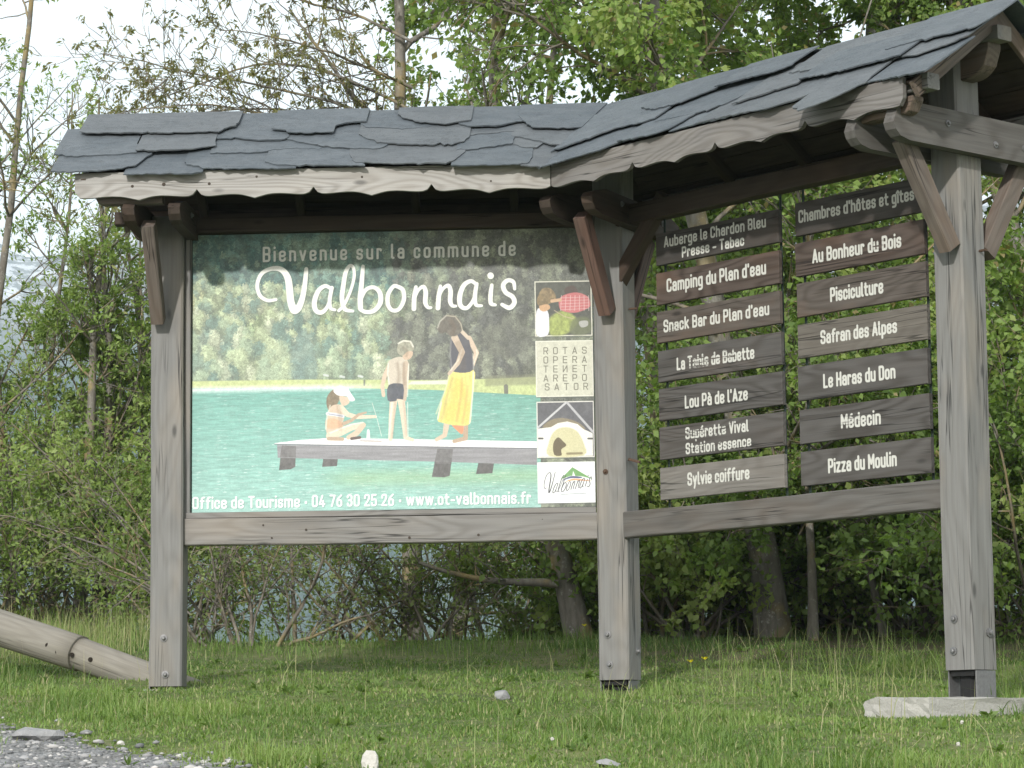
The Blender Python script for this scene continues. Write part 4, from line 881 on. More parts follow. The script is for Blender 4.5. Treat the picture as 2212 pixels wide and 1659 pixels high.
# the sun-bleached print plus a painted-in gloss veil: slightly lifted and flattened
cv.a = cv.a*.80+.10*tint((235, 240, 235))
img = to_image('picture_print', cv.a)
def print_mat(name, im, rough=.35):
    t = NT(name); tx = t.n('TexImage'); tx.image = im; tx.interpolation = 'Linear'; uv = t.n('UVMap'); t.l(uv.outputs[0], tx.inputs['Vector'])
    tcn = t.n('TexCoord'); g = t.noise(tcn.outputs['Object'], 9, 4, .6)
    c = t.mix(t.mr(g, .5, .8, 0, .10), tx.outputs['Color'], (.62, .63, .6)); t.bsdf(c, t.mr(g, .3, .7, .38, .55), .4); return t.m
M['print'] = print_mat('picture_print', img)
def panel_mesh(name, q, x, y, nrm, W, H, th, mats, bow=0):
    """flat board: front face (material 0) with 0..1 UVs, sides and back material 1"""
    me = bpy.data.meshes.new(name); ch = min(.003, th*.3)
    V = [(0, 0, 0), (W, 0, 0), (W, H, 0), (0, H, 0), (0, 0, th-ch), (W, 0, th-ch), (W, H, th-ch), (0, H, th-ch), (ch, ch, th), (W-ch, ch, th), (W-ch, H-ch, th), (ch, H-ch, th)]
    F = [(3, 2, 1, 0), (0, 1, 5, 4), (1, 2, 6, 5), (2, 3, 7, 6), (3, 0, 4, 7), (4, 5, 9, 8), (5, 6, 10, 9), (6, 7, 11, 10), (7, 4, 8, 11), (8, 9, 10, 11)]
    me.from_pydata(V, [], F); uvl = me.uv_layers.new(name='UVMap')
    for p in me.polygons:
        for li in p.loop_indices:
            vx = V[me.loops[li].vertex_index]; uvl.data[li].uv = (vx[0]/W, vx[1]/H) if p.index == 9 else (0, 0)
        p.material_index = 0 if p.index == 9 else (1 if len(mats) > 1 else 0)
    for m in mats: me.materials.append(m)
    o = bpy.data.objects.new(name, me); link(o)
    o.matrix_basis = Matrix([(x[0], y[0], nrm[0], q[0]), (x[1], y[1], nrm[1], q[1]), (x[2], y[2], nrm[2], q[2]), (0, 0, 0, 1)])
    return o
t = NT('panel_edge'); t.bsdf((.06, .08, .075), .5); M['edge'] = t.m
pic = panel_mesh('picture_panel', PL(2.430, -.010, 1.3555), -dL, UZ, nL, 2.36, 1.645, .012, [M['print'], M['edge']])
tag(pic, 'large printed welcome panel with a turquoise lake photograph between the left and middle posts', 'information panel')

# ------------------------------------------------------------------ name boards
def board_mat(name, im, dark, light, warm, warmth, ringc, wear):
    t = NT(name); c, h, v = wood_color(t, dark, light, warm=warm, warmth=warmth, ringc=ringc, ringscale=11)
    tx = t.n('TexImage'); tx.image = im; tx.extension = 'CLIP'; uv = t.n('UVMap'); t.l(uv.outputs[0], tx.inputs['Vector'])
    st = t.noise(t.map(v, (7, 150, 150)), 1.0, 3, .6); ga = t.noise(t.map(v, (4, 5, 5), (2, 7, 3)), 1.0, 2, .5)
    flake = t.math('MULTIPLY', t.math('GREATER_THAN', st, .60-wear*.07), t.mr(ga, .62-wear*.14, .66-wear*.14, 0, 1))
    m = t.math('MULTIPLY', t.math('MULTIPLY', tx.outputs['Color'], t.math('SUBTRACT', 1.0, flake)), .9)
    c = t.mix(m, c, (.54, .54, .50)); t.bsdf(c, .72, .25, h, .4, .003); return t.m
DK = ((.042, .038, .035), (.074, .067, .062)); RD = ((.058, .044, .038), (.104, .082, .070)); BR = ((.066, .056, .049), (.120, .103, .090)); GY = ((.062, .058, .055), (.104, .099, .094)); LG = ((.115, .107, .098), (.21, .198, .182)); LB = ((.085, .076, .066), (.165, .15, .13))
BOARDS = [
 # column, z bottom, z top, [(text, u0, u1, baseline, cap)], colours, warm, warmth, ring, wear, label
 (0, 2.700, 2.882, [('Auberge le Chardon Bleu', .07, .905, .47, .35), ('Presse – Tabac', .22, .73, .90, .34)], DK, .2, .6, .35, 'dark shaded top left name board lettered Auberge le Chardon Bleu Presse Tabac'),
 (0, 2.472, 2.655, [("Camping du Plan d'eau", .09, .90, .65, .42)], RD, .5, .9, 0, 'reddish brown name board lettered Camping du Plan d\'eau with bold wood grain'),
 (0, 2.253, 2.432, [("Snack Bar du Plan d'eau", .06, .92, .69, .40)], BR, .5, .5, 0, 'brown name board lettered Snack Bar du Plan d\'eau'),
 (0, 2.028, 2.207, [('La Table de Babette', .16, .79, .70, .40)], GY, .3, .6, .75, 'grey brown name board lettered La Table de Babette with flaking paint'),
 (0, 1.808, 1.990, [("Lou Pà de l'Aze", .22, .73, .72, .40)], GY, .15, .7, .1, 'dark grey name board lettered Lou Pà de l\'Aze'),
 (0, 1.586, 1.770, [('Supérette Vival', .22, .73, .46, .36), ('Station essence', .22, .75, .92, .34)], GY, .1, .6, .7, 'dark grey name board lettered Supérette Vival Station essence in two lines'),
 (0, 1.358, 1.540, [('Sylvie coiffure', .23, .73, .64, .40)], LG, .1, .3, 0, 'pale grey bottom left name board lettered Sylvie coiffure'),
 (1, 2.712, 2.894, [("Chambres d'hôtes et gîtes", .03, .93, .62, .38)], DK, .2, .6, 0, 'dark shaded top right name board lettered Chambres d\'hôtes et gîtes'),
 (1, 2.490, 2.672, [('Au Bonheur du Bois', .14, .83, .69, .42)], RD, .6, .9, 0, 'reddish brown name board lettered Au Bonheur du Bois with strong grain'),
 (1, 2.268, 2.452, [('Pisciculture', .27, .68, .71, .42)], BR, .5, .6, 0, 'warm brown name board lettered Pisciculture'),
 (1, 2.044, 2.226, [('Safran des Alpes', .185, .775, .68, .41)], LB, .4, .2, 0, 'faded light brown name board lettered Safran des Alpes'),
 (1, 1.814, 2.000, [('Le Haras du Don', .205, .76, .73, .41)], GY, .1, .7, 0, 'dark grey name board lettered Le Haras du Don'),
 (1, 1.580, 1.764, [('Médecin', .33, .635, .70, .42)], GY, .1, .8, .7, 'dark grey name board lettered Médecin with worn paint'),
 (1, 1.354, 1.538, [('Pizza du Moulin', .22, .745, .71, .42)], GY, .05, .6, .2, 'dark grey bottom right name board lettered Pizza du Moulin'),
]
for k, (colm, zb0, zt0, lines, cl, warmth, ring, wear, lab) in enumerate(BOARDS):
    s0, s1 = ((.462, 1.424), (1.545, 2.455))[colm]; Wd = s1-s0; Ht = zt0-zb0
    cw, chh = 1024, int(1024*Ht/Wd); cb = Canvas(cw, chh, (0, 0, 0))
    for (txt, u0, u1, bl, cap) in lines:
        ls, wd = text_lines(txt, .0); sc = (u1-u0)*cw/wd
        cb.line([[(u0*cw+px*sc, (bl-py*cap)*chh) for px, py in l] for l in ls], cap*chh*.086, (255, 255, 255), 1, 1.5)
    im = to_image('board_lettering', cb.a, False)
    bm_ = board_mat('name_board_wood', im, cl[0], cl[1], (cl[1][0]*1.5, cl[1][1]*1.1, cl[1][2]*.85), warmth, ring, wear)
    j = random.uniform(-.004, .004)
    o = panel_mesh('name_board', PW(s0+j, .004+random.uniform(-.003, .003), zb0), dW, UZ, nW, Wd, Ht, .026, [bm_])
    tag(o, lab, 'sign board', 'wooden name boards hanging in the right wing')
#@@PART2
def on_ground(px, py):
    r = ray(px, py); Y = 8.0
    best = None
    for Y in np.arange(8, 27, .05):
        p = r*(Y/r[1]); 
        if p[2] <= gz(p[0], Y): return np.array([p[0], Y, gz(p[0], Y)])
    return r*(20/r[1])

# ------------------------------------------------------------------ the leaning log and small things
def tube_obj(name, pts, rad, sides, mat, parent, cap=True, jit=0.0):
    P = np.asarray(pts, float); T = np.gradient(P, axis=0); T /= np.linalg.norm(T, axis=1)[:, None]
    ref = np.array([.1, .2, 1.0]) if abs(T[0][2]) < .8 else np.array([1.0, .1, 0]); V = []
    for k in range(len(P)):
        a = np.cross(T[k], ref); a /= np.linalg.norm(a); b = np.cross(T[k], a)
        for j in range(sides):
            t = 2*math.pi*j/sides; V.append(P[k]+(a*math.cos(t)+b*math.sin(t))*rad[k]*(1+jit*math.sin(j*2.1+k*.4)))
    F = [(k*sides+j, k*sides+(j+1) % sides, (k+1)*sides+(j+1) % sides, (k+1)*sides+j) for k in range(len(P)-1) for j in range(sides)]
    if cap: F += [tuple(range(sides-1, -1, -1)), tuple(range((len(P)-1)*sides, len(P)*sides))]
    Mx, L = frame(P[0], P[-1], (0, 0.3, 1)); Mi = np.array(Mx.inverted()); Vl = np.c_[np.array(V), np.ones(len(V))]@Mi.T
    o = mesh_obj(name, Vl[:, :3], F, mat, parent, M=Mx)
    o.data.polygons.foreach_set('use_smooth', [len(p.vertices) == 4 for p in o.data.polygons]); return o
M['log'] = wood('weathered_log_wood', (.15, .14, .12), (.27, .255, .22), warm=(.27, .24, .17), warmth=.4, ringc=.25)
A_, B_p, C_p = at(-420, 1222, 18.1), at(172, 1412, 17.0), at(520, 1540, 16.4)
log = empty('round_log', B_p, 'weathered round log leaning down to the left into the grass behind the left post', 'log')
log['label'] = 'weathered round log sloping down into the grass behind the left post'
u_ = (A_-B_p)/np.linalg.norm(A_-B_p)
def lin(a, b, n): return [a+(b-a)*k/n for k in range(n+1)]
tube_obj('log_section', lin(A_, B_p, 16), list(np.linspace(.120, .110, 17)), 22, M['log'], log, jit=.012)['label'] = 'thicker upper length of the log'
tube_obj('log_section', lin(B_p+u_*.02+np.array([0, .012, 0]), C_p, 12), list(np.linspace(.101, .097, 13)), 22, M['log'], log, jit=.012)['label'] = 'lower length with a saddle notch'
hole_m = NT('dark_hole'); hole_m.bsdf((.02, .016, .012), .9); M['hole'] = hole_m.m
for (px, rr) in ((117, .112), (137, .111), (166, .109), (201, .101)):
    t = (px-172)/(-592) if px < 172 else (px-172)/298; c = B_p+((A_-B_p) if px < 172 else (C_p-B_p))*t
    d_ = np.array([-.1, -1, -.05-.1*((px*7) % 3)]); d_ /= np.linalg.norm(d_)
    disc_bolt('bolt_hole', c+d_*(rr*1.0+.006), d_, .015, .002, M['hole'], log)
sp = empty('support_stump', (A_[0]+.1, A_[1], gz(A_[0], A_[1])), 'round wooden support post under the raised end of the log, outside the left edge', 'post')
tube_obj('stake', [np.array([A_[0]+.1, A_[1], gz(A_[0], A_[1])-.2]), np.array([A_[0]+.1, A_[1], A_[2]-.10])], [.09, .09], 16, M['log'], sp)
pst = on_ground(172, 1397); pst = np.array([at(172, 1372, 18.6)[0], 18.6, gz(at(172, 1372, 18.6)[0], 18.6)])
tube_obj_ = tube_obj('cut_stump', [pst-UZ*.1, pst+UZ*.02, pst+UZ*.10], [.074, .073, .070], 16, M['log'], None)
tag(tube_obj_, 'small cut wooden stump standing in grass behind the leaning log', 'stump')
def rock(p, sx, sy, sz, seed, mat, label=None, group=None, name='rock', sub=2):
    bm = bmesh.new(); bmesh.ops.create_icosphere(bm, subdivisions=sub, radius=1); r = random.Random(seed); pl_ = [(Vector((r.gauss(0, 1), r.gauss(0, 1), r.gauss(0, 1))).normalized(), r.uniform(.55, .9)) for _ in range(9)]
    V = []
    for v in bm.verts:
        c = v.co.copy()
        for n_, d_ in pl_:
            k = c.dot(n_)-d_
            if k > 0: c -= n_*k
        c *= 1+r.gauss(0, .02); V.append((p[0]+c.x*sx, p[1]+c.y*sy, p[2]+c.z*sz))
    F = [tuple(v.index for v in f.verts) for f in bm.faces]; bm.free()
    o = mesh_obj(name, V, F, mat); return tag(o, label, 'rock', group)
def rk(px, py, w, h, mat, lab, seed, group=None):
    p = on_ground(px, py); s = p[1]/6000; rock(p+UZ*h*s*.30, w*s*.55, w*s*.45, h*s*.62, seed, mat, lab, group)
rk(800, 1662, 36, 46, M['white_rock'], 'white upright stone poking out of the grass at the bottom edge', 3)
rk(85, 1604, 112, 40, M['rock'], 'large flat grey stone lying on the gravel at the left', 8)
rk(1085, 1512, 40, 26, M['rock'], 'rounded grey stone in the grass between left and middle posts', 5)
rk(1310, 1657, 60, 18, M['rock'], 'low grey stone sunk in the grass at the bottom edge', 12)
G_ = 'scattered stones on the gravel track'
for k, (px, py, w, h, mt, lb) in enumerate(((262, 1612, 18, 12, 'white_rock', 'small pale stone near the upper edge of the gravel, right of the flat stone'), (435, 1655, 28, 16, 'white_rock', 'pale stone at the right tip of the gravel at the bottom edge'), (190, 1640, 34, 16, 'rock', 'grey stone below and right of the large flat stone'), (345, 1656, 34, 14, 'rock', 'dark low stone at the bottom edge between the pale tip stone and the flat stone'), (52, 1645, 28, 14, 'rock', 'grey stone in the bottom left corner of the gravel'), (125, 1560, 16, 9, 'rock', 'small grey stone just above the large flat stone'))):
    rk(px, py, w, h, M[mt], lb, 20+k, G_)
# gravel stones
base_ico = bmesh.new(); bmesh.ops.create_icosphere(base_ico, subdivisions=1, radius=1); iv = np.array([v.co for v in base_ico.verts]); ifc = np.array([[v.index for v in f.verts] for f in base_ico.faces]); base_ico.free()
N = 5000; gx = rng.uniform(-4.2, -.3, N*3); gy = rng.uniform(10.8, 15.3, N*3); e = gravel_edge(gx, gy)+rng.normal(0, .13, N*3); k = np.where(e > 0)[0][:N]; gx, gy = gx[k], gy[k]; n_ = len(k)
sz = np.exp(rng.normal(-4.75, .45, n_)); sc3 = sz[:, None]*rng.uniform(.6, 1.3, (n_, 3))*np.array([1.2, 1, .55]); V = iv[None]*(1+rng.normal(0, .13, (n_, len(iv), 1)))*sc3[:, None]
gxx = 0; V = V+np.stack([gx, gy, ground_z(gx, gy)+.014], -1)[:, None]; F = ifc[None]+(np.arange(n_)*len(iv))[:, None, None]
t = NT('gravel_stones'); at_ = t.n('Attribute'); at_.attribute_name = 'tone'; t.bsdf(t.ramp(at_.outputs['Fac'], [(0, (.13, .135, .14)), (.7, (.26, .26, .26)), (1, (.48, .47, .45))]), .85, .25); M['stones'] = t.m
tag(fast_mesh('gravel_stones', V.reshape(-1, 3), tris=F.reshape(-1, 3), mat=M['stones'], col=np.repeat(rng.random(n_)**1.3, len(iv))), 'loose grey gravel stones covering the track', 'gravel', kind='stuff')

# ------------------------------------------------------------------ grass
def blades(n, xr, yr, hfun, wid, seed, bend=.45, straw=.05, dens=None):
    r = np.random.default_rng(seed); y = yr[0]+(yr[1]-yr[0])*r.random(n); half = .195*y+.25; x = (r.random(n)*2-1)*half if xr is None else r.uniform(*xr, n)
    if dens is not None: k = r.random(n) < dens(x, y); x, y = x[k], y[k]; n = len(x)
    h, tone = hfun(x, y, r); a = r.random(n)*2*math.pi; lean = np.abs(r.normal(0, bend, n)); w = wid*r.uniform(.6, 1.3, n)
    st = r.random(n) < straw; tone = np.where(st, r.uniform(.88, 1, n), np.clip(tone, 0, .82))
    f = np.stack([np.cos(a), np.sin(a), 0*a], -1); b_ = a+r.uniform(.8, 2.3, n); s = np.stack([np.cos(b_), np.sin(b_), 0*a], -1); p = np.stack([x, y, ground_z(x, y)-.005], -1)
    rows = []
    for (t, ww) in ((0, 1), (.4, .85), (.75, .55)):
        c = p+f*(lean*h*t**2)[:, None]+np.array([0, 0, 1])*(h*t*(1-.25*lean*t))[:, None]; rows += [c-s*(w*ww/2)[:, None], c+s*(w*ww/2)[:, None]]
    rows.append(p+f*(lean*h)[:, None]+np.array([0, 0, 1])*(h*(1-.25*np.minimum(lean, 1.4)))[:, None])
    V = np.stack(rows, 1); o = (np.arange(n)*7)[:, None]
    Q = np.concatenate([o+np.array([0, 1, 3, 2]), o+np.array([2, 3, 5, 4])]); T = o+np.array([4, 5, 6]); return V.reshape(-1, 3), Q, T, np.repeat(tone, 7)
def hf(x, y, r):
    p = fbm(x*1.6+4, y*1.1+2, 3); q = fbm(x*5, y*4+8, 3); g = gravel_edge(x, y)
    h = (.016+.085*smooth(.42, .66, p)*(.55+.9*smooth(.35, .6, fbm(x*2.2+70, y*2.2, 2)))+.07*(q-.42)*smooth(.3, .6, p))*r.uniform(.5, 1.4, len(x))
    h = h*(1+.45*np.exp(-((x-.55)**2+(y-15.9)**2)/.25)+.5*np.exp(-((x-2.4)**2+(y-14.2)**2)/1.2)); h *= np.where(g > -.15, .55, 1)
    tone = .25+.65*smooth(.3, .62, fbm(x*1.1+30, y*.9, 3))+r.normal(0, .16, len(x))+.35*(q-.45); h = h*(1-.45*smooth(16.8, 17.8, y)*smooth(.3, 1.0, x)); return np.maximum(h, .018), tone-.25*(y > 17)-.55*smooth(16.8, 17.8, y)*smooth(.3, 1.0, x)  # tone drops behind the right wing: the shelter's shade painted into the blades
dn = lambda x, y: np.clip(1-.90*smooth(-.25, .45, gravel_edge(x, y))*smooth(.34, .46, fbm(x*3.1+9, y*3.1, 3)), 0, 1)*np.where(fbm(x*2.3+50, y*2.0, 3) < .40, .25, 1)*(1-.75*np.exp(-((x+1.99)**2+(y-15.95)**2)/.035)-.75*np.exp(-((x-.6)**2+(y-15.9)**2)/.04))
def hf0(x, y, r): return r.uniform(.014, .036, len(x)), .30+.5*smooth(.35, .6, fbm(x*2+11, y*2, 3))+r.normal(0, .18, len(x))
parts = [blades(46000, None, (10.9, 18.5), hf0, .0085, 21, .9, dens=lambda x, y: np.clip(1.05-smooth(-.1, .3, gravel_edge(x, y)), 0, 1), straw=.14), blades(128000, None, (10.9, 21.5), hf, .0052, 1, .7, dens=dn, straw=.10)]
def hf2(x, y, r): return r.uniform(.04, .14, len(x))*np.where(r.random(len(x)) < .06, 2.2, 1), .40-.5*smooth(.3, 1.0, x)+r.normal(0, .2, len(x))  # tone falls towards the right, carrying the same painted shade
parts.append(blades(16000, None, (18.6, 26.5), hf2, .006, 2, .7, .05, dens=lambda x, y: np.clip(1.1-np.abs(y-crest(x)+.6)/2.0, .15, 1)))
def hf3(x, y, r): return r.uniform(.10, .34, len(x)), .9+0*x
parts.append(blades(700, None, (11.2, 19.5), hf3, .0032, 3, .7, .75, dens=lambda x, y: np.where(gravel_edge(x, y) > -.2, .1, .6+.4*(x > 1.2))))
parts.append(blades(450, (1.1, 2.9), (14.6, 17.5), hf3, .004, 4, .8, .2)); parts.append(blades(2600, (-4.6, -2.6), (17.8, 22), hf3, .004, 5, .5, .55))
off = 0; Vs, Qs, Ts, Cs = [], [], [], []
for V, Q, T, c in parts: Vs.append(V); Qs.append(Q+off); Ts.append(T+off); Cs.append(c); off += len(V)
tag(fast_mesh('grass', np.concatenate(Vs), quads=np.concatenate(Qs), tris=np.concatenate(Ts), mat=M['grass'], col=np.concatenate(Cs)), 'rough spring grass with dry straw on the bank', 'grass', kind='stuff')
# broad leaved weeds between the blades
wr = np.random.default_rng(9); nw = 90; wy = wr.uniform(11.2, 18.5, nw); wx = (wr.random(nw)*2-1)*(.19*wy); k_ = gravel_edge(wx, wy) < .5; wx, wy = wx[k_], wy[k_]; nw = len(wx); lf_n = 9
ang = wr.random((nw, lf_n))*2*math.pi; Pw = np.repeat(np.stack([wx, wy, ground_z(wx, wy)+.004], -1), lf_n, 0); Aw = np.stack([np.cos(ang).ravel(), np.sin(ang).ravel(), np.full(nw*lf_n, .75)], -1)
def weed_leaves():
    V, Q = leaf_geo(wr, Pw, Aw, .055, .42, .15, .9); tag(fast_mesh('weeds', V, quads=Q, mat=M['leaf'], col=np.repeat(np.clip(wr.normal(.2, .15, len(Pw)), 0, .8), 4)), 'low broad leaved weeds scattered in the grass', 'weeds', kind='stuff')
# flowers
t = NT('yellow_petals'); t.bsdf((.85, .72, .03), .6); M['yellow'] = t.m
t = NT('seed_fluff'); t.bsdf((.42, .41, .37), .9); M['fluff'] = t.m
t = NT('flower_stem'); t.bsdf((.12, .17, .05), .7); M['stem'] = t.m
def flower(px, py, hgt, lab, seed_head=False, group=None):
    s0 = at(px, py, 18); best = None
    for Y in np.arange(10, 22, .05):
        p = at(px, py, Y)
        if p[2]-gz(p[0], Y) < hgt: best = p; break
    if best is None: return
    b = np.array([best[0]+.01, best[1], gz(best[0], best[1])-.01]); o = empty('dandelion' if seed_head else 'buttercup', b, lab, 'flower', group)
    tube_obj('stem', [b, (b+best)/2+np.array([.006, 0, 0]), best], [.0022, .002, .0018], 5, M['stem'], o)
    if seed_head:
        bm = bmesh.new(); bmesh.ops.create_icosphere(bm, subdivisions=2, radius=.0085); V = [tuple(np.array(v.co)*random.uniform(.75, 1.1)+best) for v in bm.verts]; F = [tuple(v.index for v in f.verts) for f in bm.faces]; bm.free(); mesh_obj('seed_head', V, F, M['fluff'], o)
    else:
        V = [best+np.array([0, -.004, -.003])]; F = []
        for k in range(5):
            a = 2*math.pi*k/5; 
            for (da, rr, z) in ((-.6, .012, .005), (-.3, .020, .011), (.3, .020, .011), (.6, .012, .005)): V.append(best+np.array([rr*math.cos(a+da), rr*math.sin(a+da)-.002, z]))
            F.append((0, 1+k*4, 2+k*4, 3+k*4, 4+k*4))
        mesh_obj('petals', V, F, M['yellow'], o)
flower(1523, 1424, .34, 'yellow buttercup, right one of the two behind the middle post'); flower(1492, 1430, .30, 'yellow buttercup, left one of the two behind the middle post'); flower(1263, 1352, .3, 'single yellow buttercup left of the middle post by the leaning trunk')
flower(1972-8, 1598, .16, 'white dandelion clock in the foreground grass left of centre', True) if False else flower(1193, 1596, .16, 'white dandelion clock in the foreground grass left of the middle post', True)
flower(2078, 1560, .22, 'fluffy dandelion clock just below the right end of the concrete slab', True); flower(2070, 1608, .2, 'small dandelion clock low in the grass at the right', True)

# ------------------------------------------------------------------ trees and bushes
def nrm(v): return v/np.maximum(np.linalg.norm(v, axis=-1, keepdims=True), 1e-9)
def grow(r, S, D, L, n, wig, trop):
    m = len(S); P = np.empty((m, n+1, 3)); P[:, 0] = S; D = nrm(D); st = (L/n)[:, None]
    for k in range(n):
        D = nrm(D+r.normal(0, wig, (m, 3))+np.asarray(trop)*(1.0/n)); P[:, k+1] = P[:, k]+D*st
    return P
def kids(r, P, R, cnt, t0, t1, a0, a1, fl=0.0):
    m, n1, _ = P.shape; n = n1-1; idx = np.repeat(np.arange(m), cnt); t = (t0+(t1-t0)*r.random(len(idx)))*n*.999; k = t.astype(int); f = (t-k)[:, None]
    S = P[idx, k]*(1-f)+P[idx, k+1]*f; D = nrm(P[idx, k+1]-P[idx, k]); q = nrm(np.cross(D, r.normal(0, 1, D.shape)+np.array([0, 0, fl]))); a = (a0+(a1-a0)*r.random(len(idx)))[:, None]
    return S, D*np.cos(a)+q*np.sin(a), R[idx, k], t/n
class Tubes:
    def __init__(s): s.V, s.Q, s.o = [], [], 0
    def add(s, P, R, sides):
        m, n1, _ = P.shape; T = nrm(np.gradient(P, axis=1)); ref = np.where(np.abs(T[..., 2:3]) < .8, np.array([.13, .21, 1.0]), np.array([1.0, .1, .05])); A = nrm(np.cross(T, ref)); Bv = np.cross(T, A)
        th = 2*math.pi*np.arange(sides)/sides; V = P[:, :, None]+R[:, :, None, None]*(A[:, :, None]*np.cos(th)[:, None]+Bv[:, :, None]*np.sin(th)[:, None])
        i = (np.arange(m)[:, None, None]*n1+np.arange(n1-1)[None, :, None])*sides; j = np.arange(sides)[None, None]; j2 = (j+1) % sides
        Q = np.stack([i+j, i+j2, i+sides+j2, i+sides+j], -1).reshape(-1, 4); s.V.append(V.reshape(-1, 3)); s.Q.append(Q+s.o); s.o += m*n1*sides
    def build(s, name, mat, parent):
        v = np.concatenate(s.V); return fast_mesh(name, v, quads=np.concatenate(s.Q), mat=mat, parent=parent, smooth=True, loc=tuple(v[0]))
def leaf_geo(r, P, A, size, ratio, droop, upb=.6):
    m = len(P); A = nrm(A+r.normal(0, .55, (m, 3))+np.array([0, 0, -droop])); N = nrm(r.normal(0, .6, (m, 3))+np.array([0, -.25, upb])); S = nrm(np.cross(A, N)); N = np.cross(S, A)
    L = (size*r.uniform(.6, 1.25, m))[:, None]; W = L*ratio; b = P
    V = np.stack([b, b+A*L*.45+S*W*.52+N*W*.14, b+A*L-N*L*.10, b+A*L*.45-S*W*.52+N*W*.14], 1)
    o = (np.arange(m)*4)[:, None]; Q = o+np.array([0, 1, 2, 3]); return V.reshape(-1, 3), Q
weed_leaves()
def tree(name, seed, x, y, H, rad, lean, lv, leaf, lab, cat='tree', group=None, bmat='bark', lmat='leaf', curve=(0, 0, .0), wig=.05, leaf_z=None, extra=None, z0=None, cull=None):
    r = np.random.default_rng(seed); b = np.array([x, y, (gz(x, y) if z0 is None else z0)-.05]); root = empty(name, b+UZ*.05, lab, cat, group)
    trunk = grow(r, b[None], np.array([[lean[0], lean[1], 1.0]]), np.array([H]), 16, wig, curve); tr_ = rad*(1-np.linspace(0, 1, 17)*.86)[None]; tr_[0, 0] *= 1.35; tr_[0, 1] *= 1.08
    T = Tubes(); T.add(trunk, tr_, 10); T.build('trunk', M[bmat], root)
    P, R = trunk, tr_; Bt = Tubes(); tips = []
    for li, (cnt, t0, t1, a0, a1, lf, n, wg, tz, rs, sides) in enumerate(lv):
        S, D, pr, tt = kids(r, P, R, cnt, t0, t1, a0, a1, 1.2 if li == 0 else 0)
        L = lf*H*(1-.55*tt)*r.uniform(.55, 1.2, len(S))
        P = grow(r, S, D, L, n, wg, (0, 0, tz)); r0 = np.minimum(pr*.75, rs)*np.ones(len(S)); R = r0[:, None]*(1-np.linspace(0, 1, n+1)*.75)[None]; Bt.add(P, R, sides)
        if li >= len(lv)-2: tips.append(P)
    if extra: extra(r, Bt, tips)
    tag(Bt.build('branches', M[bmat if bmat != 'bark' else 'twig'], root), kind='stuff')
    per, size, ratio, droop, tuft, keep = leaf
    Lp, La = [], []
    for P in tips:
        m, n1, _ = P.shape
        if tuft: k = np.array([n1-1]*2+[n1-2]); 
        else: k = np.arange(max(1, n1//3), n1)
        Q = P[:, k].reshape(-1, 3); D = nrm(P[:, k]-P[:, k-1]).reshape(-1, 3); Q = np.repeat(Q, per, 0); D = np.repeat(D, per, 0)
        Q = Q+r.normal(0, .012 if tuft else .03, Q.shape); Lp.append(Q); La.append(D)
    Lp = np.concatenate(Lp); La = np.concatenate(La)
    kp = r.random(len(Lp)) < (keep if leaf_z is None else leaf_z(Lp)*keep)
    kp &= Lp[:, 2] > ground_z(Lp[:, 0], Lp[:, 1])
    Lp, La = Lp[kp], La[kp]
    if len(Lp):
        V, Q = leaf_geo(r, Lp, La*(1.0 if not tuft else .6), size, ratio, droop)
        cl = fbm(Lp[:, 0]*1.4+seed, Lp[:, 2]*1.4+Lp[:, 1], 3); tone = np.clip(.28+.9*smooth(.3, .65, cl)*.75+r.normal(0, .16, len(Lp)), 0, .85); tone = np.where(r.random(len(Lp)) < .04, 1, tone)
        tag(fast_mesh('leaves', V, quads=Q, mat=M[lmat], parent=root, col=np.repeat(tone, 4), loc=tuple(b)), kind='stuff')
    return root
pxX = lambda px, Y: (px-1106)/6000*Y
rd = math.radians
# slender lichened trees at the left
LT = [(22, 25, 7.6, .085, (-.02, 0), 'slender lichened tree at the far left edge, its trunk rising from behind the log'), (108, 26.2, 7.0, .05, (.02, 0), 'thin young tree second from the left edge'), (168, 24.6, 6.0, .075, (.03, 0), 'forked lichened tree with yellow bark, left one of the close pair'),
      (205, 25.0, 6.6, .08, (.06, 0), 'lichened tree with pale bark, right one of the close pair'), (262, 26, 5.8, .045, (.03, 0), 'thin young tree between the close pair and the left post'), (318, 25.6, 6.3, .06, (-.03, 0), 'slim tree just left of the left post'), (-60, 24.4, 7.8, .08, (.05, 0), 'leafy tree leaning in from beyond the left edge')]
zL_ = lambda P: np.clip(1.0-.75*smooth(3.0, 4.6, P[:, 2]), .22, 1)
for k, (px, Y, H, rad, lean, lab) in enumerate(LT):
    tree('young_tree', 40+k, pxX(px, Y), Y, H*1.1 if px < 60 else H*.72, rad*(.62 if px < 60 else .85), lean, [(19, .10, .96, rd(30), rd(65), .24, 8, .11, .35, .014, 5), (6, .2, 1, rd(25), rd(60), .09, 5, .16, .2, .008, 4), (3, .2, 1, rd(25), rd(60), .05, 4, .2, .1, .004, 3)],
         (11, .060, .34, .2, True, .75), lab, group='slender trees beside the left post', bmat='barkl', lmat='leaf2', leaf_z=zL_, wig=.045)
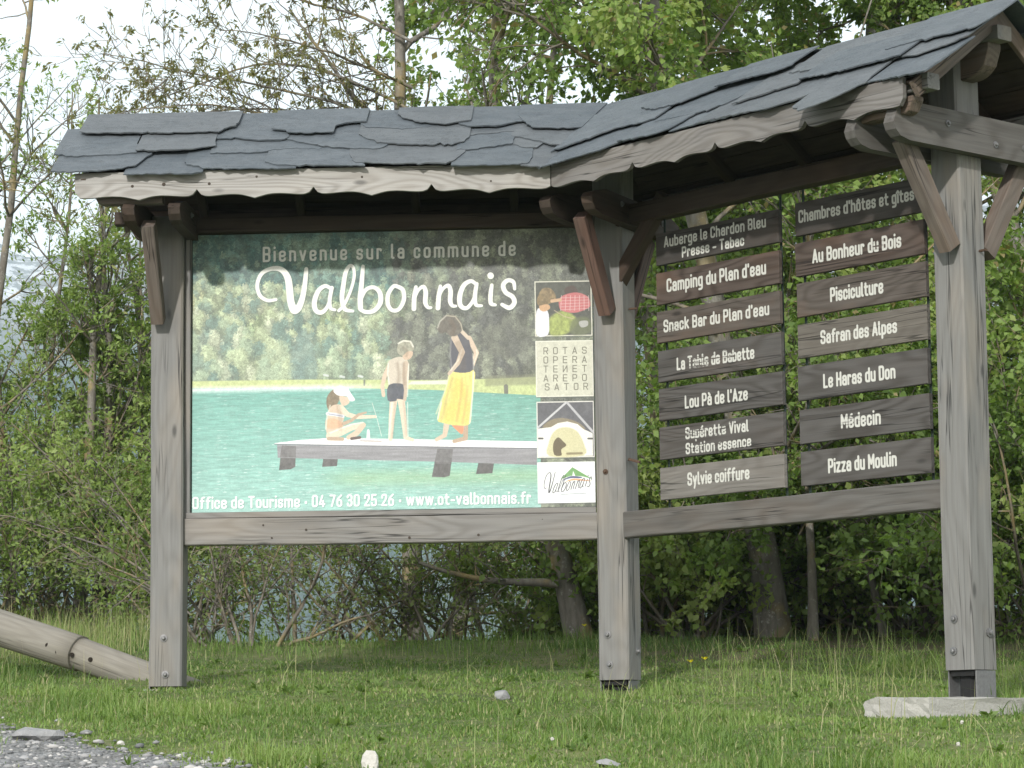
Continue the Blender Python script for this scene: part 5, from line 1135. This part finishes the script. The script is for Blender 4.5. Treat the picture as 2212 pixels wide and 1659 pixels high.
# the half bare tree whose branches arch over the left roof
def arch(r, Bt, tips):
    tz = np.array([3.9, 4.4, 4.9, 5.3, 5.7, 3.7, 6.1, 4.6, 5.1, 4.1]); S = np.stack([pxX(885, 22.8)+.02*(tz-4)+0*tz, 22.8+.02*tz, tz+.2], -1)
    E = np.array([at(250, 215, 22.0), at(210, 130, 22.3), at(255, 30, 22.6), at(480, 60, 22.0), at(330, -60, 23.0), at(150, 240, 21.8), at(500, -60, 22.9), at(330, 90, 22.4), at(200, 10, 22.7), at(240, 180, 22.1)])
    D = nrm(E-S)+np.array([0, 0, .35]); L = np.linalg.norm(E-S, axis=1)*1.03; P = grow(r, S, D, L, 14, .075, (0, 0, -.75)); R = np.linspace(1, .2, 15)[None]*np.full((len(S), 1), .015); Bt.add(P, R, 6)
    S2, D2, pr, tt = kids(r, P, R, 20, .08, 1, rd(25), rd(65)); L2 = .70*r.uniform(.5, 1.2, len(S2)); P2 = grow(r, S2, D2, L2, 8, .13, (0, 0, .5)); R2 = np.minimum(pr*.6, .009)[:, None]*np.linspace(1, .3, 9)[None]; Bt.add(P2, R2, 4)
    S3, D3, pr, tt = kids(r, P2, R2, 5, .15, 1, rd(25), rd(60)); P3 = grow(r, S3, D3, .24*r.uniform(.5, 1.2, len(S3)), 5, .18, (0, 0, .4)); R3 = np.linspace(1, .4, 6)[None]*np.full((len(S3), 1), .0042); Bt.add(P3, R3, 3)
    k = r.random(len(P3)) < .75; tips.append(P3[k])
tree('ash_tree', 71, pxX(885, 22.8), 22.8, 9.5, .095, (.0, .02), [(13, .35, .98, rd(40), rd(75), .27, 9, .10, .3, .03, 6), (7, .15, 1, rd(25), rd(65), .10, 7, .14, .2, .009, 4), (4, .2, 1, rd(25), rd(60), .035, 4, .18, .2, .0045, 3)],
     (7, .055, .34, .75, True, .50), 'half bare tree with thin arching branches and brownish young leaves over the left roof', bmat='barkl', lmat='leafb', extra=arch)
def lowlimb(r, Bt, tips):
    S = np.array([at(1205, 1262, 20.5)]); P = grow(r, S, np.array([[-1.0, 0, .16]]), np.array([1.05]), 10, .05, (0, 0, .15)); R = np.linspace(.034, .012, 11)[None]; Bt.add(P, R, 7)
    S2, D2, pr, tt = kids(r, P, R, 14, .3, 1, rd(30), rd(70)); P2 = grow(r, S2, D2, .5*r.uniform(.5, 1.2, len(S2)), 7, .15, (0, 0, -.2)); R2 = np.linspace(.007, .002, 8)[None]*np.ones((len(S2), 1)); Bt.add(P2, R2, 4); tips.append(P2)
tree('leaning_tree', 72, pxX(1248, 20.6), 20.6, 7.8, .088, (-.20, 0), [(14, .38, .98, rd(40), rd(75), .24, 8, .10, .25, .03, 6), (8, .15, 1, rd(25), rd(60), .09, 6, .15, .1, .008, 4), (4, .2, 1, rd(25), rd(60), .04, 4, .18, .1, .004, 3)],
     (4, .070, .62, .5, False, .16), 'tree with a pale leaning lichened trunk, seen under the picture panel beside the middle post', bmat='barkl', lmat='leaf', curve=(.5, 0, .2), extra=lowlimb, leaf_z=lambda P: np.where((P[:, 0] < -1.2), .25, 1))
# leafy trees at the right
RT = [(925, 25.4, 11.0, .075, (.0, 0), 'leafy tree rising behind the picture panel with crown over the roof valley'), (1450, 24.2, 11.0, .13, (-.02, 0), 'leafy tree with a thick grey trunk above the roof valley'), (1665, 20.4, 9.5, .11, (.03, 0), 'dark trunked leafy tree behind the left column of name boards'),
      (1790, 24.5, 11.0, .12, (.05, 0), 'tall leafy tree behind the right column of name boards'), (2010, 23.0, 10.0, .12, (-.04, 0), 'leafy tree rising behind the right post'), (2290, 22.6, 8.5, .12, (-.06, 0), 'leafy tree at the right edge beyond the gable end'), (2480, 21.0, 7.6, .11, (-.12, 0), 'leafy tree leaning in from beyond the right edge')]
zR_ = lambda P: np.clip(.06+.94*smooth(-1.3, -.5, P[:, 0]+.85*(P[:, 2]-6.1)), 0, 1)
for k, (px, Y, H, rad, lean, lab) in enumerate(RT):
    tree('broadleaf_tree', 90+k, pxX(px, Y), Y, H, rad, lean, [(34, .06, .85, rd(50), rd(85), .28, 9, .10, .15, .020, 6), (10, .2, 1, rd(25), rd(65), .11, 6, .14, -.05, .010, 4), (4, .2, 1, rd(25), rd(65), .045, 4, .18, -.2, .0045, 3)],
         (7, .066, .64, .5, False, .85), lab, group='leafy trees behind the right wing', bmat='bark', lmat='leaf', leaf_z=zR_)
tree('young_tree', 131, pxX(1748, 20.1), 20.1, 5.5, .035, (.03, 0), [(12, .25, .96, rd(30), rd(65), .24, 7, .12, .3, .010, 4), (5, .2, 1, rd(25), rd(60), .09, 5, .16, .2, .005, 3)],
     (5, .060, .6, .3, False, .5), 'thin pale stemmed young tree under the gap between the board columns', bmat='barkl', lmat='leaf')
tree('young_tree', 132, pxX(1905, 20.3), 20.3, 4.5, .03, (-.18, 0), [(12, .25, .96, rd(30), rd(65), .26, 7, .12, .1, .010, 4), (5, .2, 1, rd(25), rd(60), .10, 5, .16, .1, .005, 3)],
     (4, .060, .6, .3, False, .3), 'thin leaning stem with open twigs left of the foot of the right post', bmat='bark', lmat='leaf')
# bushes
def bush(seed, x, y, h, n, lab, lmat, per, size, keep, spread=.8, group=None, bmat='twig', name='bush', ratio=.55):
    r = np.random.default_rng(seed); b = np.array([x, y, gz(x, y)-.04]); root = empty(name, b, lab, 'bush', group); S = b+np.c_[r.normal(0, .12, n), r.normal(0, .12, n), np.zeros(n)]
    D = np.c_[r.normal(0, spread, n), r.normal(0, spread*.6, n), np.ones(n)]; P = grow(r, S, D, h*r.uniform(.7, 1.35, n), 8, .13, (0, 0, -.1)); R = np.linspace(1, .25, 9)[None]*r.uniform(.009, .02, (n, 1)); Bt = Tubes(); Bt.add(P, R, 5)
    S2, D2, pr, tt = kids(r, P, R, 9, .15, 1, rd(30), rd(75)); P2 = grow(r, S2, D2, h*.33*r.uniform(.5, 1.2, len(S2)), 5, .2, (0, 0, 0)); R2 = np.minimum(pr*.6, .007)[:, None]*np.linspace(1, .3, 6)[None]; Bt.add(P2, R2, 3)
    S3, D3, pr, tt = kids(r, P2, R2, 5, .15, 1, rd(30), rd(70)); P3 = grow(r, S3, D3, h*.12*r.uniform(.5, 1.2, len(S3)), 3, .22, (0, 0, 0)); R3 = np.linspace(1, .4, 4)[None]*np.full((len(S3), 1), .003); Bt.add(P3, R3, 3)
    tag(Bt.build('branches', M[bmat], root), kind='stuff'); Q = np.repeat(np.concatenate([P3[:, 1:].reshape(-1, 3), P2[:, 2:].reshape(-1, 3), P3[:, 1:2].reshape(-1, 3)]), per, 0); A = nrm(r.normal(0, 1, Q.shape)); k = (r.random(len(Q)) < keep) & (Q[:, 2] > ground_z(Q[:, 0], Q[:, 1])); Q, A = Q[k]+r.normal(0, .03, (k.sum(), 3)), A[k]
    V, F = leaf_geo(r, Q, A, size, ratio, .25); tone = np.clip(.28+.75*smooth(.3, .65, fbm(Q[:, 0]*2+seed, Q[:, 2]*2, 3))+r.normal(0, .15, len(Q)), 0, .85); tag(fast_mesh('leaves', V, quads=F, mat=M[lmat], parent=root, col=np.repeat(tone, 4), loc=tuple(b)), kind='stuff')
G1, G2, G3 = 'twiggy bushes seen under the picture panel', 'dense bushes behind the right wing', 'bushes among the left trees'
BL1 = ['twiggy bush with crossing bare stems directly beside the left post, under the picture panel', 'twiggy bush second from the left post under the picture panel', 'almost bare thin bush with the hazy slope showing through, third from the left post', 'almost bare thin bush under the middle of the picture panel', 'sparse bush right of the middle under the picture panel', 'half leafy bush left of the low lichened limb', 'leafy bush under the low lichened limb', 'leafy bush just left of the leaning pale trunk', 'dense leafy bush between the leaning pale trunk and the middle post']
BL2 = ['dark bush right beside the middle post under the right wing', 'dark low bush second from the middle post under the right wing', 'dark tall bush third from the middle post under the right wing', 'low dark bush with open stems under the gap between the board columns', 'tall dark bush under the right column of name boards, left half', 'low dark bush under the right column of name boards, right half', 'dark bush just left of the right post', 'dark bush directly behind the foot of the right post', 'leafy bush just right of the right post', 'leafy bush at the right edge of the picture behind the slab end', 'tall bush showing between the lowest left name boards', 'tall bush seen through the gap between the two board columns', 'tall bush showing between the lowest right name boards', 'tall bush showing between the name boards and the right post']
BL3 = ['fresh green bush at the very left edge above the log', 'fresh green bush above the log, between the far left trunk and the stump', 'tall green bush behind the forked lichened trunks', 'fresh green bush just right of the forked lichened trunks', 'green bush close to the left side of the left post', 'highest green bush at the far left, behind the trunks', 'high green bush behind the slim trunk beside the left post', 'small loose bush hidden behind the left post']
for k, (px, Y, h, n, keep, lm) in enumerate(((440, 20.6, 1.5, 9, .11, 'leafd'), (530, 20.2, 1.3, 8, .07, 'leafd'), (650, 20.8, 1.3, 7, .10, 'leafd'), (770, 20.9, 1.2, 8, .13, 'leafd'), (890, 20.7, 1.2, 8, .13, 'leafd'), (985, 21.2, 1.3, 7, .17, 'leafd'), (1075, 22.6, 1.9, 9, .26, 'leafd'), (1160, 23.4, 1.9, 9, .30, 'leafd'), (1290, 22.8, 2.1, 11, .42, 'leaf'))):
    bush(200+k, pxX(px, Y), Y, h, n, BL1[k], lm, 7, .044, keep, .62, G1, 'barkl' if k % 3 == 0 else 'twig')
for k, (px, Y, h, n, keep) in enumerate(((1400, 21.0, 2.0, 12, .50), (1500, 20.6, 1.6, 11, .45), (1590, 21.2, 2.3, 12, .42), (1690, 21.9, 2.0, 9, .30), (1790, 21.6, 2.4, 12, .40), (1890, 21.4, 2.1, 10, .32), (1980, 20.8, 2.2, 12, .38), (2090, 20.0, 2.2, 12, .40), (2190, 20.2, 2.6, 12, .45), (2290, 19.4, 2.4, 12, .45), (1450, 22.6, 2.8, 12, .5), (1640, 22.8, 3.0, 12, .5), (1850, 22.4, 3.0, 12, .5), (2060, 22.2, 3.0, 12, .5))):
    bush(230+k, pxX(px, Y), Y, h, n, BL2[k], 'leaf', 8, .060, keep, .75, G2, ratio=.68)
for k, (px, Y, h, n, keep) in enumerate(((-20, 24.0, 2.2, 11, .35), (90, 24.6, 2.3, 11, .38), (180, 25.4, 2.6, 11, .42), (260, 24.2, 2.1, 11, .36), (345, 23.0, 1.9, 11, .34), (60, 25.8, 3.2, 11, .40), (310, 25.0, 2.8, 11, .40), (410, 22.4, 1.8, 10, .26))):
    bush(260+k, pxX(px, Y), Y, h, n, BL3[k], 'leaf2', 8, .055, keep, .7, G3, ratio=.45)

# ------------------------------------------------------------------ haze
def haze(dens):
    x0, x1, y0, y1, z0, z1 = -2600, 2600, -90, 3450, -80, 760
    V = [(x, y, z) for z in (z0, z1) for y in (y0, y1) for x in (x0, x1)]; F = [(0, 2, 3, 1), (4, 5, 7, 6), (0, 1, 5, 4), (1, 3, 7, 5), (3, 2, 6, 7), (2, 0, 4, 6)]
    t = NT('haze_air'); vp = t.n('VolumePrincipled'); vp.inputs['Color'].default_value = (.72, .89, 1, 1); vp.inputs['Density'].default_value = dens; vp.inputs['Anisotropy'].default_value = 0.0
    t.l(vp.outputs[0], t.out.inputs['Volume']); o = mesh_obj('haze', V, F, t.m, M=Matrix.Identity(4)); tag(o, 'pale mountain haze filling the valley air', 'haze', kind='stuff')
haze(.00026)
print('faces', sum(len(o.data.polygons) for o in bpy.data.objects if o.type == 'MESH'))
